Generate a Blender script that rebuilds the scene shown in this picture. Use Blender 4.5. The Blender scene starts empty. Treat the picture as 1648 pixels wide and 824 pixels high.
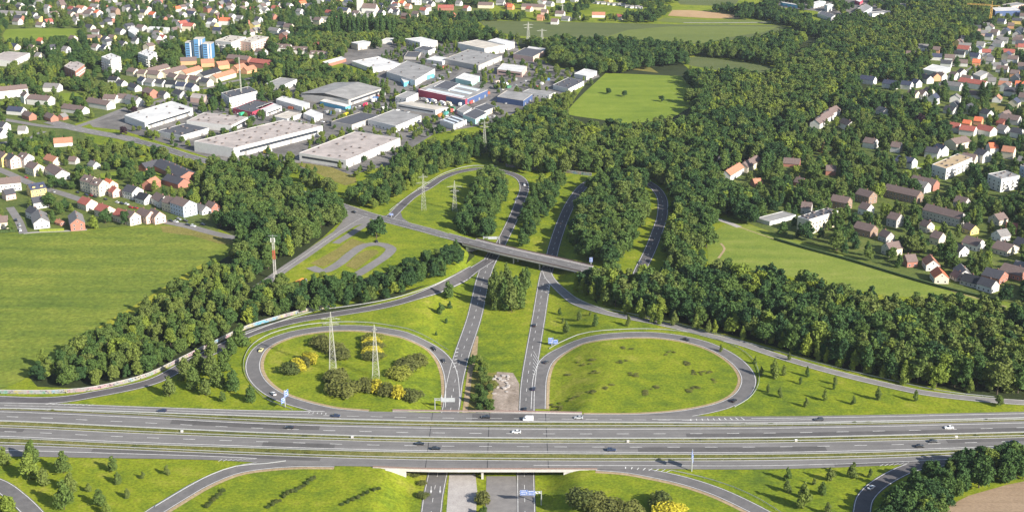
import bpy, bmesh, math, random
import numpy as np
from mathutils import Vector, Matrix

# ------------------------------------------------------------------ camera
scene = bpy.context.scene
COL = scene.collection
CAM_H, PITCH, FOC = 289.0, math.radians(18.5), 1.30
FPX = FOC * 1648.0
cam_data = bpy.data.cameras.new("camera")
cam_data.sensor_fit = 'HORIZONTAL'; cam_data.sensor_width = 36.0; cam_data.lens = 36.0 * FOC
cam_data.clip_start = 1.0; cam_data.clip_end = 20000.0
cam = bpy.data.objects.new("camera", cam_data); COL.objects.link(cam)
cam.location = (0, 0, CAM_H); cam.rotation_euler = (math.radians(90) - PITCH, 0, 0)
scene.camera = cam

# ------------------------------------------------------------------ sky and sun
SUN_EL = math.radians(28.0)
SUN_AZ = (0.765, -0.644)                      # horizontal direction towards the sun
world = bpy.data.worlds.new("World"); scene.world = world; world.use_nodes = True
wn = world.node_tree.nodes; wl = world.node_tree.links; wn.clear()
sky = wn.new('ShaderNodeTexSky'); sky.sky_type = 'NISHITA'; sky.sun_disc = False
sky.sun_elevation = SUN_EL; sky.sun_rotation = math.atan2(SUN_AZ[0], SUN_AZ[1])
sky.altitude = 200; sky.air_density = 1.0; sky.dust_density = 1.0
bg = wn.new('ShaderNodeBackground'); bg.inputs['Strength'].default_value = 0.088
wo = wn.new('ShaderNodeOutputWorld')
wl.new(sky.outputs[0], bg.inputs[0]); wl.new(bg.outputs[0], wo.inputs[0])
sun_data = bpy.data.lights.new("sun", 'SUN'); sun_data.energy = 5.0; sun_data.angle = math.radians(0.53)
sun_data.color = (1.0, 0.94, 0.84)
sun = bpy.data.objects.new("sun", sun_data); COL.objects.link(sun)
sd = Vector((SUN_AZ[0] * math.cos(SUN_EL), SUN_AZ[1] * math.cos(SUN_EL), math.sin(SUN_EL))).normalized()
sun.rotation_euler = sd.to_track_quat('Z', 'Y').to_euler(); sun.location = (200, -200, 400)
scene.view_settings.view_transform = 'Standard'; scene.view_settings.look = 'None'
scene.view_settings.gamma = 1.0; scene.view_settings.exposure = 1.0
scene.view_settings.use_curve_mapping = False
scene.cycles.max_bounces = 5; scene.cycles.diffuse_bounces = 2; scene.cycles.glossy_bounces = 2
scene.cycles.transmission_bounces = 2; scene.cycles.transparent_max_bounces = 4; scene.cycles.volume_bounces = 0

HAZE_D = 0.000030                            # even haze, see the end

# ------------------------------------------------------------------ photograph pixel (1648 x 824) -> point of the land
CP, SP = math.cos(PITCH), math.sin(PITCH)
def W0(px, py, z=0.0):
    u = (px - 824.0) / FPX; v = (412.0 - py) / FPX
    dx, dy, dz = u, CP + v * SP, -SP + v * CP
    if dz > -0.012: dz = -0.012
    t = (z - CAM_H) / dz
    return np.array((dx * t, dy * t))
def P(x, y, z=0.0):                          # point -> photograph pixel (arrays allowed)
    zz = z - CAM_H
    d = y * CP - zz * SP; v = y * SP + zz * CP
    return 824.0 + FPX * x / d, 412.0 - FPX * v / d
def S(x, y, z=0.0):                          # photograph pixels per metre
    return FPX / (y * CP - (z - CAM_H) * SP)

DEPTH = 5.5                                  # the through roads lie in a cutting
_a, _b = W0(771, 790, -DEPTH), W0(829, 440, -DEPTH)
Y_MOT, Y_BR = W0(824, 705)[1], W0(850, 412)[1]
def xc(y): return _a[0] + (y - _a[1]) * (_b[0] - _a[0]) / (_b[1] - _a[1])
def sstep(t): t = np.clip(t, 0, 1); return t * t * (3 - 2 * t)
def H(x, y):
    x = np.asarray(x, float); y = np.asarray(y, float)
    fo = np.interp(y, [Y_MOT - 90, Y_MOT + 25, Y_MOT + 80, Y_BR - 70, Y_BR - 12, Y_BR + 14, Y_BR + 70, Y_BR + 500],
                   [18, 18, 34, 30, 9, 9, 28, 30])
    hw = np.interp(y, [Y_BR - 40, Y_BR + 20, Y_BR + 200], [29, 32, 42])
    dp = DEPTH * (1 - sstep((y - (Y_BR + 15)) / 170.0))
    return -dp * (1 - sstep((np.abs(x - xc(y)) - hw) / fo))
def G(px, py, dz=0.0):
    z = 0.0
    for _ in range(14):
        p = W0(px, py, z + dz); z = 0.5 * z + 0.5 * float(H(p[0], p[1]))
    return np.array((p[0], p[1]))

# ------------------------------------------------------------------ bookkeeping
R = random.Random(7)
def tag(o, label=None, cat=None, group=None, kind=None):
    if label: o["label"] = label
    if cat: o["category"] = cat
    if group: o["group"] = group
    if kind: o["kind"] = kind
    return o
def link(o, parent=None):
    COL.objects.link(o)
    if parent is not None: o.parent = parent
    return o
def empty(name, x, y, z, rz=0.0):
    o = bpy.data.objects.new(name, None); COL.objects.link(o)
    o.location = (x, y, z); o.rotation_euler = (0, 0, rz); o.empty_display_size = 1.0
    return o
def mesh(name, verts, faces, mats, idx=None):
    me = bpy.data.meshes.new(name); me.from_pydata([tuple(v) for v in verts], [], faces)
    for m in (mats if isinstance(mats, (list, tuple)) else [mats]): me.materials.append(m)
    if idx is not None: me.polygons.foreach_set('material_index', idx)
    me.update(); return me
def obj(name, me, parent=None):
    return link(bpy.data.objects.new(name, me), parent)
class MB:
    """collects faces for one mesh"""
    def __init__(s): s.v = []; s.f = []; s.m = []
    def quad(s, a, b, c, d, mi=0):
        n = len(s.v); s.v += [a, b, c, d]; s.f.append((n, n + 1, n + 2, n + 3)); s.m.append(mi)
    def poly(s, pts, mi=0):
        n = len(s.v); s.v += list(pts); s.f.append(tuple(range(n, n + len(pts)))); s.m.append(mi)
    def box(s, x0, x1, y0, y1, z0, z1, mi=0):
        n = len(s.v)
        s.v += [(x0,y0,z0),(x1,y0,z0),(x1,y1,z0),(x0,y1,z0),(x0,y0,z1),(x1,y0,z1),(x1,y1,z1),(x0,y1,z1)]
        for q in ((3,2,1,0),(4,5,6,7),(0,1,5,4),(1,2,6,5),(2,3,7,6),(3,0,4,7)):
            s.f.append(tuple(n + i for i in q)); s.m.append(mi)
    def prism(s, pts, z0, z1, mi=0, mt=None):          # pts counter-clockwise in xy
        n = len(s.v); k = len(pts)
        s.v += [(p[0], p[1], z0) for p in pts] + [(p[0], p[1], z1) for p in pts]
        for i in range(k):
            j = (i + 1) % k; s.f.append((n + i, n + j, n + k + j, n + k + i)); s.m.append(mi)
        s.f.append(tuple(n + k + i for i in range(k))); s.m.append(mi if mt is None else mt)
        s.f.append(tuple(n + k - 1 - i for i in range(k))); s.m.append(mi)
    def bar(s, a, b, r, mi=0, n=4, r2=None):           # thin tapered bar between two points
        a = Vector(a); b = Vector(b); d = (b - a)
        if d.length < 1e-6: return
        d.normalize(); u = d.orthogonal().normalized(); w = d.cross(u); r2 = r if r2 is None else r2
        k = len(s.v)
        for q, rr in ((a, r), (b, r2)):
            for i in range(n):
                t = 2 * math.pi * (i + .5) / n; s.v.append(tuple(q + u * rr * math.cos(t) + w * rr * math.sin(t)))
        for i in range(n):
            j = (i + 1) % n; s.f.append((k + i, k + j, k + n + j, k + n + i)); s.m.append(mi)
        s.f.append(tuple(k + n + i for i in range(n))); s.m.append(mi)
        s.f.append(tuple(k + n - 1 - i for i in range(n))); s.m.append(mi)
    def me(s, name, mats): return mesh(name, s.v, s.f, mats, s.m)
    def build(s, name, mats, parent=None): return obj(name, s.me(name, mats), parent)

# ------------------------------------------------------------------ materials
MATS = {}
def _new(name):
    m = bpy.data.materials.new(name); m.use_nodes = True; nt = m.node_tree; nt.nodes.clear()
    out = nt.nodes.new('ShaderNodeOutputMaterial'); b = nt.nodes.new('ShaderNodeBsdfPrincipled')
    nt.links.new(b.outputs[0], out.inputs[0]); return m, nt, b, out
def _noise(nt, scale, detail=3.0, rough=0.6, vec=None, coord='Position', stretch=None):
    n = nt.nodes.new('ShaderNodeTexNoise'); n.inputs['Scale'].default_value = scale
    n.inputs['Detail'].default_value = detail; n.inputs['Roughness'].default_value = rough
    if vec is None:
        if coord == 'Position': vec = nt.nodes.new('ShaderNodeNewGeometry').outputs['Position']
        else: vec = nt.nodes.new('ShaderNodeTexCoord').outputs['Object']
    if stretch:
        mp = nt.nodes.new('ShaderNodeMapping'); mp.inputs['Rotation'].default_value = (0, 0, stretch[2])
        mp.inputs['Scale'].default_value = (stretch[0], stretch[1], 1); nt.links.new(vec, mp.inputs['Vector']); vec = mp.outputs[0]
    nt.links.new(vec, n.inputs['Vector']); return n.outputs['Fac']
def _ramp(nt, fac, stops):
    r = nt.nodes.new('ShaderNodeValToRGB'); e = r.color_ramp.elements
    while len(e) < len(stops): e.new(0.5)
    for k, (p, c) in enumerate(stops): e[k].position = p; e[k].color = (*c, 1)
    nt.links.new(fac, r.inputs['Fac']); return r.outputs['Color']
def _mix(nt, fac, a, b, mode='MIX'):
    m = nt.nodes.new('ShaderNodeMix'); m.data_type = 'RGBA'; m.blend_type = mode
    for s, v in ((m.inputs[0], fac), (m.inputs[6], a), (m.inputs[7], b)):
        if isinstance(v, bpy.types.NodeSocket): nt.links.new(v, s)
        elif isinstance(v, (int, float)): s.default_value = v
        else: s.default_value = (*v, 1)
    return m.outputs[2]
def paint(name, c, var=0.18, scale=0.6, rough=0.75, metal=0.0):
    """a plain painted, rendered or coated surface with uneven wear"""
    if name in MATS: return MATS[name]
    m, nt, b, o = _new(name)
    f = _noise(nt, scale, 4.0, 0.65)
    lo = tuple(x * (1 - var) for x in c); hi = tuple(min(1, x * (1 + var * .7)) for x in c)
    nt.links.new(_ramp(nt, f, [(0.3, lo), (0.7, hi)]), b.inputs['Base Color'])
    b.inputs['Roughness'].default_value = rough; b.inputs['Metallic'].default_value = metal
    MATS[name] = m; return m
def ground_mat(name, stops, big=0.012, mid=0.09, fine=0.7, stripe=None, rough=0.95, fmix=0.45):
    if name in MATS: return MATS[name]
    m, nt, b, o = _new(name)
    f1 = _noise(nt, big, 4.0, 0.6); f2 = _noise(nt, mid, 4.0, 0.65); f3 = _noise(nt, fine, 3.0, 0.7)
    mm = nt.nodes.new('ShaderNodeMath'); mm.operation = 'MULTIPLY_ADD'; mm.inputs[1].default_value = 0.55
    nt.links.new(f2, mm.inputs[0])
    m2 = nt.nodes.new('ShaderNodeMath'); m2.operation = 'MULTIPLY'; m2.inputs[1].default_value = 0.45
    nt.links.new(f1, m2.inputs[0]); nt.links.new(m2.outputs[0], mm.inputs[2])
    fac = mm.outputs[0]
    if stripe:
        f4 = _noise(nt, stripe[3], 3.0, 0.6, stretch=stripe)
        ms = nt.nodes.new('ShaderNodeMix'); ms.inputs[0].default_value = stripe[4] if len(stripe) > 4 else .5
        nt.links.new(fac, ms.inputs[2]); nt.links.new(f4, ms.inputs[3]); fac = ms.outputs[0]
    c = _ramp(nt, fac, stops)
    g = _ramp(nt, f3, [(0.3, (1 - fmix,) * 3), (0.7, (1 + fmix * .6,) * 3)])
    nt.links.new(_mix(nt, 1.0, c, g, 'MULTIPLY'), b.inputs['Base Color'])
    b.inputs['Roughness'].default_value = rough
    b.inputs['Specular IOR Level'].default_value = 0.15
    MATS[name] = m; return m
def leaf_mat(name, stops, lo=0.7, hi=1.25, trans=0.22):
    """foliage: the tone of each tree comes from its own property"""
    m, nt, b, out = _new(name)
    at = nt.nodes.new('ShaderNodeAttribute'); at.attribute_type = 'INSTANCER'; at.attribute_name = 'tone'
    c = _ramp(nt, at.outputs['Fac'], stops)
    f = _noise(nt, 0.55, 3.0, 0.7); g = _ramp(nt, f, [(0.28, (lo,) * 3), (0.72, (hi, hi, hi * .9))])
    col = _mix(nt, 1.0, c, g, 'MULTIPLY')
    nt.links.new(col, b.inputs['Base Color']); b.inputs['Roughness'].default_value = 0.75
    b.inputs['Specular IOR Level'].default_value = 0.12
    t = nt.nodes.new('ShaderNodeBsdfTranslucent'); nt.links.new(col, t.inputs['Color'])
    mx = nt.nodes.new('ShaderNodeMixShader'); mx.inputs[0].default_value = trans
    nt.links.new(b.outputs[0], mx.inputs[1]); nt.links.new(t.outputs[0], mx.inputs[2]); nt.links.new(mx.outputs[0], out.inputs[0])
    MATS[name] = m; return m

M_GRASS = ground_mat('verge grass', [(0.34, (0.084, 0.130, 0.013)), (0.45, (0.144, 0.194, 0.012)), (0.55, (0.202, 0.240, 0.013)), (0.68, (0.290, 0.282, 0.045))], mid=0.11)
M_CROP = ground_mat('field crop', [(0.38, (0.094, 0.140, 0.020)), (0.5, (0.146, 0.188, 0.025)), (0.62, (0.210, 0.236, 0.034))], stripe=(0.008, 0.07, math.radians(8), 1.0, .42), mid=.06, fine=.35, fmix=.4)
M_PAST = ground_mat('pasture grass', [(0.36, (0.122, 0.178, 0.024)), (0.5, (0.178, 0.225, 0.034)), (0.64, (0.250, 0.268, 0.06))], stripe=(0.01, 0.08, math.radians(-16), 1.0, .4), fmix=.3)
M_MEAD = ground_mat('meadow grass', [(0.36, (0.122, 0.180, 0.018)), (0.5, (0.165, 0.222, 0.022)), (0.64, (0.222, 0.268, 0.036))], stripe=(0.01, 0.07, math.radians(10), 1.0, .4), fmix=.25)
M_FAR = ground_mat('far crop', [(0.3, (0.075, 0.098, 0.034)), (0.5, (0.098, 0.120, 0.040)), (0.7, (0.125, 0.140, 0.050))], stripe=(0.006, 0.05, math.radians(5), 1.0, .5), fmix=.2)
M_FARL = ground_mat('far pasture', [(0.3, (0.105, 0.140, 0.032)), (0.5, (0.135, 0.165, 0.038)), (0.7, (0.165, 0.19, 0.05))], stripe=(0.006, 0.05, math.radians(5), 1.0, .4), fmix=.2)
M_DRY = ground_mat('dry grass', [(0.3, (0.13, 0.125, 0.03)), (0.5, (0.20, 0.18, 0.045)), (0.7, (0.27, 0.22, 0.07))])
M_STUB = ground_mat('stubble', [(0.3, (0.34, 0.22, 0.11)), (0.7, (0.46, 0.31, 0.17))], fmix=.15)
M_SOIL = ground_mat('ploughed soil', [(0.3, (0.235, 0.165, 0.105)), (0.5, (0.285, 0.205, 0.135)), (0.7, (0.34, 0.25, 0.17))], stripe=(0.01, 0.5, math.radians(28), 1.0, .5), fmix=.2)
M_YEL = ground_mat('flowering margin', [(0.3, (0.19, 0.22, 0.025)), (0.5, (0.27, 0.27, 0.025)), (0.7, (0.36, 0.33, 0.035))])
M_GARD = ground_mat('garden ground', [(0.30, (0.045, 0.070, 0.018)), (0.45, (0.085, 0.118, 0.026)), (0.6, (0.14, 0.165, 0.036)), (0.75, (0.20, 0.18, 0.11))], big=0.03, mid=0.15)
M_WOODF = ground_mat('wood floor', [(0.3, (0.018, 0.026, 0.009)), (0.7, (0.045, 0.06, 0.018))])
M_ASPH = ground_mat('asphalt', [(0.36, (0.118, 0.113, 0.112)), (0.5, (0.146, 0.139, 0.137)), (0.64, (0.18, 0.17, 0.166))], big=0.02, mid=0.2, fine=1.2, fmix=.1, rough=.85)
M_MWAY = ground_mat('motorway asphalt', [(0.36, (0.138, 0.131, 0.127)), (0.5, (0.172, 0.164, 0.158)), (0.64, (0.212, 0.202, 0.194))], big=0.015, mid=0.12, fine=1.2, fmix=.12, rough=.85, stripe=(0.012, 0.55, 0.0, 1.0, .55))
M_ASPHD = ground_mat('new asphalt', [(0.36, (0.082, 0.076, 0.079)), (0.5, (0.104, 0.097, 0.099)), (0.64, (0.13, 0.121, 0.121))], big=0.02, mid=0.2, fine=1.2, fmix=.1, rough=.85)
M_ASPHL = ground_mat('pale asphalt', [(0.36, (0.165, 0.155, 0.150)), (0.5, (0.20, 0.188, 0.180)), (0.64, (0.24, 0.225, 0.213))], big=0.02, mid=0.2, fine=1.2, fmix=.1, rough=.85)
M_CONC = ground_mat('weathered concrete', [(0.3, (0.30, 0.27, 0.25)), (0.5, (0.38, 0.35, 0.33)), (0.7, (0.45, 0.42, 0.39))], big=0.05, mid=0.3, fine=1.5, fmix=.2)
M_PINK = ground_mat('pinkish rubble gravel', [(0.36, (0.20, 0.16, 0.125)), (0.5, (0.30, 0.245, 0.20)), (0.64, (0.40, 0.335, 0.285))], big=0.05, mid=0.25, fine=1.2, fmix=.35)
M_PATCH = ground_mat('asphalt repair', [(0.36, (0.085, 0.081, 0.079)), (0.5, (0.108, 0.102, 0.10)), (0.64, (0.13, 0.122, 0.118))], fmix=.1)
M_GRAV = ground_mat('tan gravel', [(0.3, (0.26, 0.19, 0.11)), (0.5, (0.36, 0.27, 0.16)), (0.7, (0.46, 0.36, 0.23))], mid=.3, fmix=.3)
M_YARD = ground_mat('yard paving', [(0.36, (0.10, 0.094, 0.090)), (0.5, (0.155, 0.145, 0.137)), (0.64, (0.23, 0.213, 0.20))], big=0.02, mid=0.06, fine=.4, fmix=.2)
M_LINE = paint('road paint', (0.66, 0.65, 0.625), .28, .5)
M_STEEL = paint('galvanised steel', (0.42, 0.43, 0.43), .12, 1.0, .45, .3)
M_LATT = paint('pylon steel', (0.38, 0.38, 0.33), .1, .8, .6)
M_BARK = paint('bark', (0.085, 0.065, 0.045), .3, 2.0, .9)
M_GLASS = paint('window glass', (0.035, 0.042, 0.055), .2, .8, .15)
GREEN_STOPS = [(0.0, (0.035, 0.076, 0.032)), (0.25, (0.062, 0.118, 0.036)), (0.5, (0.100, 0.154, 0.038)), (0.72, (0.146, 0.180, 0.050)), (0.88, (0.176, 0.234, 0.040)), (1.0, (0.24, 0.28, 0.04))]
M_LEAF = leaf_mat('broadleaf foliage', GREEN_STOPS)
SHRUB_STOPS = [(0.0, (0.070, 0.108, 0.034)), (0.3, (0.130, 0.140, 0.044)), (0.55, (0.175, 0.185, 0.048)), (0.75, (0.25, 0.27, 0.04)), (0.9, (0.46, 0.41, 0.045)), (1.0, (0.54, 0.47, 0.05))]
M_COPPER = leaf_mat('copper foliage', [(0, (0.040, 0.022, 0.034)), (1, (0.060, 0.034, 0.048))])
M_SHRUB = leaf_mat('shrub foliage', SHRUB_STOPS)

# ================================================================== LAND
def axis(lo, hi, f0, f1, step, grow=1.25):
    a = list(np.arange(f0, f1 + .1, step)); d = step; x = a[0]
    while x > lo: d *= grow; x -= d; a.insert(0, x)
    d = step; x = a[-1]
    while x < hi: d *= grow; x += d; a.append(x)
    return np.array(a)
GX = axis(-9000, 9000, -130, 130, 2.6); GY = axis(-2500, 14000, 430, 1250, 4.0)
XX, YY = np.meshgrid(GX, GY)
ZZ = H(XX, YY)
nv = len(GX)
gv = np.stack([XX.ravel(), YY.ravel(), ZZ.ravel()], 1)
gf = [(j * nv + i, j * nv + i + 1, (j + 1) * nv + i + 1, (j + 1) * nv + i) for j in range(len(GY) - 1) for i in range(nv - 1)]
g_me = bpy.data.meshes.new("ground"); g_me.from_pydata(gv.tolist(), [], gf); g_me.materials.append(M_GRASS)
for p in g_me.polygons: p.use_smooth = True
tag(obj("ground", g_me), kind="structure")

def smooth(pts, step=5.0, closed=False):
    """Catmull-Rom through world points, resampled"""
    p = [np.array(q, float) for q in pts]
    p = [2 * p[0] - p[1]] + p + [2 * p[-1] - p[-2]]
    out = []
    for i in range(1, len(p) - 2):
        a, b, c, d = p[i - 1], p[i], p[i + 1], p[i + 2]
        n = max(2, int(np.linalg.norm(c - b) / step))
        t0 = 0; t1 = t0 + max(np.linalg.norm(b - a), 1e-3) ** .5; t2 = t1 + max(np.linalg.norm(c - b), 1e-3) ** .5; t3 = t2 + max(np.linalg.norm(d - c), 1e-3) ** .5
        for k in range(n):
            t = t1 + (t2 - t1) * k / n
            A1 = (t1 - t) / (t1 - t0) * a + (t - t0) / (t1 - t0) * b
            A2 = (t2 - t) / (t2 - t1) * b + (t - t1) / (t2 - t1) * c
            A3 = (t3 - t) / (t3 - t2) * c + (t - t2) / (t3 - t2) * d
            B1 = (t2 - t) / (t2 - t0) * A1 + (t - t0) / (t2 - t0) * A2
            B2 = (t3 - t) / (t3 - t1) * A2 + (t - t1) / (t3 - t1) * A3
            out.append((t2 - t) / (t2 - t1) * B1 + (t - t1) / (t2 - t1) * B2)
    out.append(p[-2]); return np.array(out)
def px_line(s, dz=0.0):
    v = [float(t) for t in s.replace(';', ' ').replace(',', ' ').split()]
    return [G(v[i], v[i + 1], dz) for i in range(0, len(v), 2)]
def normals(c):
    t = np.gradient(c, axis=0); t /= np.linalg.norm(t, axis=1)[:, None] + 1e-9
    return np.stack([-t[:, 1], t[:, 0]], 1)
ROADS = []                                   # (centre line, half width) for keeping trees off
ROAD_V = 0
def ribbon(name, c, o0, o1, dz, mat, flat=None, kind="structure", across=None):
    """a draped strip between two offsets from a centre line"""
    n = normals(c); k = across or max(2, int(abs(o1 - o0) / 2.6) + 1)
    v = []; f = []
    for a in range(len(c)):
        for q in range(k):
            o = o0 + (o1 - o0) * q / (k - 1); x, y = c[a] + n[a] * o
            v.append((x, y, (float(H(x, y)) if flat is None else flat) + dz))
    for a in range(len(c) - 1):
        for q in range(k - 1):
            i = a * k + q; f.append((i, i + 1, i + k + 1, i + k))
    me = mesh(name, v, f, mat)
    me.flip_normals() if (o1 < o0) else None
    for p in me.polygons: p.use_smooth = True
    o = obj(name, me)
    if kind: tag(o, kind=kind)
    return o
LINES = MB()
def paint_line(c, off, w, dz, flat=None, dash=None, skip=0.0):
    n = normals(c); L = np.concatenate([[0], np.cumsum(np.linalg.norm(np.diff(c, axis=0), axis=1))])
    def at(s):
        x = np.interp(s, L, c[:, 0]); y = np.interp(s, L, c[:, 1]); nx = np.interp(s, L, n[:, 0]); ny = np.interp(s, L, n[:, 1])
        return x, y, nx, ny
    segs = []
    if dash:
        s = skip
        while s < L[-1]: segs.append((s, min(s + dash[0], L[-1]))); s += dash[0] + dash[1]
    else:
        s = 0
        while s < L[-1] - .1: segs.append((s, min(s + 4.0, L[-1]))); s += 4.0
    for s0, s1 in segs:
        q = []
        for s, sg in ((s0, -1), (s1, -1), (s1, 1), (s0, 1)):
            x, y, nx, ny = at(s); px, py = x + nx * (off + sg * w / 2), y + ny * (off + sg * w / 2)
            q.append((px, py, (float(H(px, py)) if flat is None else flat) + dz))
        LINES.quad(*q)
def road(name, s, w, dz, mat, lines=(), tan=None, protect=True):
    global ROAD_V
    c = smooth(px_line(s), 4.0)
    ribbon(name, c, -w / 2, w / 2, dz, mat)
    if tan: ribbon("road_shoulder", c, tan[0], tan[1], dz - .07, M_GRAV)
    for (off, lw, dash) in lines: paint_line(c, off, lw, dz + .05, None, dash)
    if protect: ROADS.append((c, w / 2))
    return c

# ------------------------------------------------------------------ fields and yards (flat sheets on the land)
FIELDS = []
def sheet(name, s, mat, dz=0.03, keep=True, grid=None):
    pts = [tuple(q) for q in px_line(s)]
    if keep: FIELDS.append(np.array(pts))
    bm = bmesh.new(); vs = [bm.verts.new((x, y, 0)) for x, y in pts]; bm.faces.new(vs)
    bmesh.ops.recalc_face_normals(bm, faces=bm.faces)
    for f in bm.faces:
        if f.normal.z < 0: f.normal_flip()
    if grid:
        bmesh.ops.triangulate(bm, faces=bm.faces)
        for _ in range(4):
            e = [e for e in bm.edges if e.calc_length() > grid]
            if not e: break
            bmesh.ops.subdivide_edges(bm, edges=e, cuts=1)
            bmesh.ops.triangulate(bm, faces=bm.faces)
    for v in bm.verts: v.co.z = float(H(v.co.x, v.co.y)) + dz
    me = bpy.data.meshes.new(name); bm.to_mesh(me); bm.free(); me.materials.append(mat)
    return tag(obj(name, me), kind="structure")
sheet("crop_field", "-60,378 0,377 70,373 130,371 200,366 262,363 310,365 352,374 384,386 386,398 345,424 305,452 272,474 240,492 172,527 122,562 62,592 34,614 0,627 -70,634", M_CROP, .10)
sheet("flower_margin", "330,438 300,455 270,476 238,494 205,513 170,530 140,550 108,572 100,580 92,575 118,556 168,520 200,502 232,482 262,464 300,440 326,424", M_YEL, .14, keep=False)
sheet("crop_margin", "258,364 310,366 352,375 384,387 384,396 352,392 310,380 262,374", M_DRY, .14, keep=False)
sheet("pasture", "1138,392 1146,376 1166,362 1200,360 1262,383 1342,404 1404,427 1472,447 1542,467 1602,484 1660,494 1660,514 1560,492 1500,478 1440,478 1380,468 1300,452 1240,438 1180,434 1140,424", M_PAST, .10)
sheet("meadow", "908,184 925,165 942,148 975,118 1022,120 1096,123 1112,140 1124,155 1112,172 1086,188 1050,196 1010,200 960,192 930,188", M_MEAD, .10)
sheet("far_field", "770,35 800,34 1010,38 1090,40 1255,41 1275,47 1230,58 1130,72 1000,64 900,62 830,58 790,50", M_FAR, .10)
sheet("far_pasture", "975,60 1010,49 1080,43 1180,43 1252,44 1228,53 1190,58 1130,70 1060,68 1000,63", M_FARL, .16, keep=False)
sheet("stubble_field", "1082,17 1110,17 1150,20 1200,27 1190,31 1140,30 1075,26", M_STUB, .10)
sheet("far_field", "1070,29 1140,33 1200,32 1250,36 1250,39 1100,38 1055,35", M_FARL, .10)
sheet("far_field", "1088,0 1190,-2 1185,7 1150,10 1095,8", M_FAR, .10)
sheet("clearing", "1085,92 1130,92 1250,108 1246,124 1180,118 1110,106", M_FAR, .10)
sheet("clearing", "1010,100 1045,108 1060,118 1020,113 985,104", M_DRY, .10, keep=False)
sheet("sports_lawn", "10,48 60,46 132,47 136,58 110,66 60,72 8,76 2,60", M_MEAD, .10)
sheet("dry_meadow", "468,262 500,264 535,270 572,285 574,294 556,299 530,289 505,276", M_DRY, .10)
sheet("ploughed_field", "1518,830 1530,812 1560,797 1620,780 1670,770 1700,830 1690,860 1520,860", M_SOIL, .10)
sheet("field_track", "1236,590 1237,588", M_GRAV, .1) if False else None
sheet("village_lawn", "212,262 240,250 255,255 250,262 228,266 214,272", M_MEAD, .12)
sheet("village_lawn", "160,280 190,276 200,285 186,292 165,290", M_MEAD, .12)
sheet("village_lawn", "226,275 262,268 268,276 250,290 232,288", M_MEAD, .12)
sheet("village_lawn", "95,150 140,150 142,160 125,168 95,164", M_MEAD, .12)
sheet("village_lawn", "0,164 24,160 40,168 20,174 0,172", M_MEAD, .12)
sheet("village_lawn", "48,176 84,170 84,178 56,183", M_MEAD, .12)
sheet("garden_lawn", "1452,276 1500,256 1510,266 1490,276 1462,284", M_MEAD, .12)
sheet("garden_lawn", "1498,362 1520,366 1510,372 1498,368", M_MEAD, .12)
sheet("garden_lawn", "1572,174 1600,166 1640,180 1620,190 1590,184", M_DRY, .12)
# paved industrial ground
sheet("yard", "196,210 250,226 330,252 372,262 420,252 480,270 560,283 640,262 660,240 700,215 760,205 800,196 850,172 900,152 965,124 960,114 900,112 870,96 836,84 830,64 760,60 720,62 650,58 640,70 560,72 540,100 610,118 600,132 490,128 420,130 350,140 330,155 260,160 200,178 140,196 150,205", M_YARD, .06, keep=False)
sheet("yard", "1255,2 1330,0 1420,0 1440,22 1400,26 1345,26 1310,18 1250,12", M_YARD, .06, keep=False)
sheet("yard", "1560,115 1590,116 1600,124 1560,130", M_YARD, .06, keep=False)
# planted ground under villages and woods
sheet("garden_ground", "-260,-12 780,-30 790,30 740,40 630,60 540,70 470,100 420,130 350,140 262,158 200,178 120,200 150,230 215,250 300,280 330,300 345,350 352,372 310,364 262,362 200,365 130,370 0,376 -300,372", M_GARD, .04, keep=False)
sheet("garden_ground", "1160,300 1260,236 1340,178 1380,148 1450,120 1460,100 1490,84 1560,60 1590,-10 1950,-10 1950,500 1660,492 1602,483 1542,466 1472,446 1404,426 1342,403 1262,382 1200,358 1170,350", M_GARD, .04, keep=False)
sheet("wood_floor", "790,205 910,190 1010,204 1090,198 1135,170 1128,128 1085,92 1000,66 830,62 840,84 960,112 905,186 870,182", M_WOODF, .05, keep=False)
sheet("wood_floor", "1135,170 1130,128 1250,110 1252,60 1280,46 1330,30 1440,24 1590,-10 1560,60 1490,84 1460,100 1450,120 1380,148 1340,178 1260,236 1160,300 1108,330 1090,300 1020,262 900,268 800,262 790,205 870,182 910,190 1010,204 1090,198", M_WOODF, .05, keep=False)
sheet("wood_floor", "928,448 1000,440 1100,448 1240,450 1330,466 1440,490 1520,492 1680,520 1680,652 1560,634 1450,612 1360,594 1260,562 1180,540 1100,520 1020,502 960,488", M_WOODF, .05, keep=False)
sheet("wood_floor", "340,270 400,262 470,300 540,330 552,352 520,382 460,428 400,470 480,464 560,455 650,430 712,405 752,396 764,412 738,436 690,458 640,478 580,494 530,508 440,520 350,556 300,578 220,610 150,626 60,622 46,606 120,566 172,530 272,476 345,426 388,398 388,384 350,368 332,320", M_WOODF, .05, keep=False)
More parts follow.
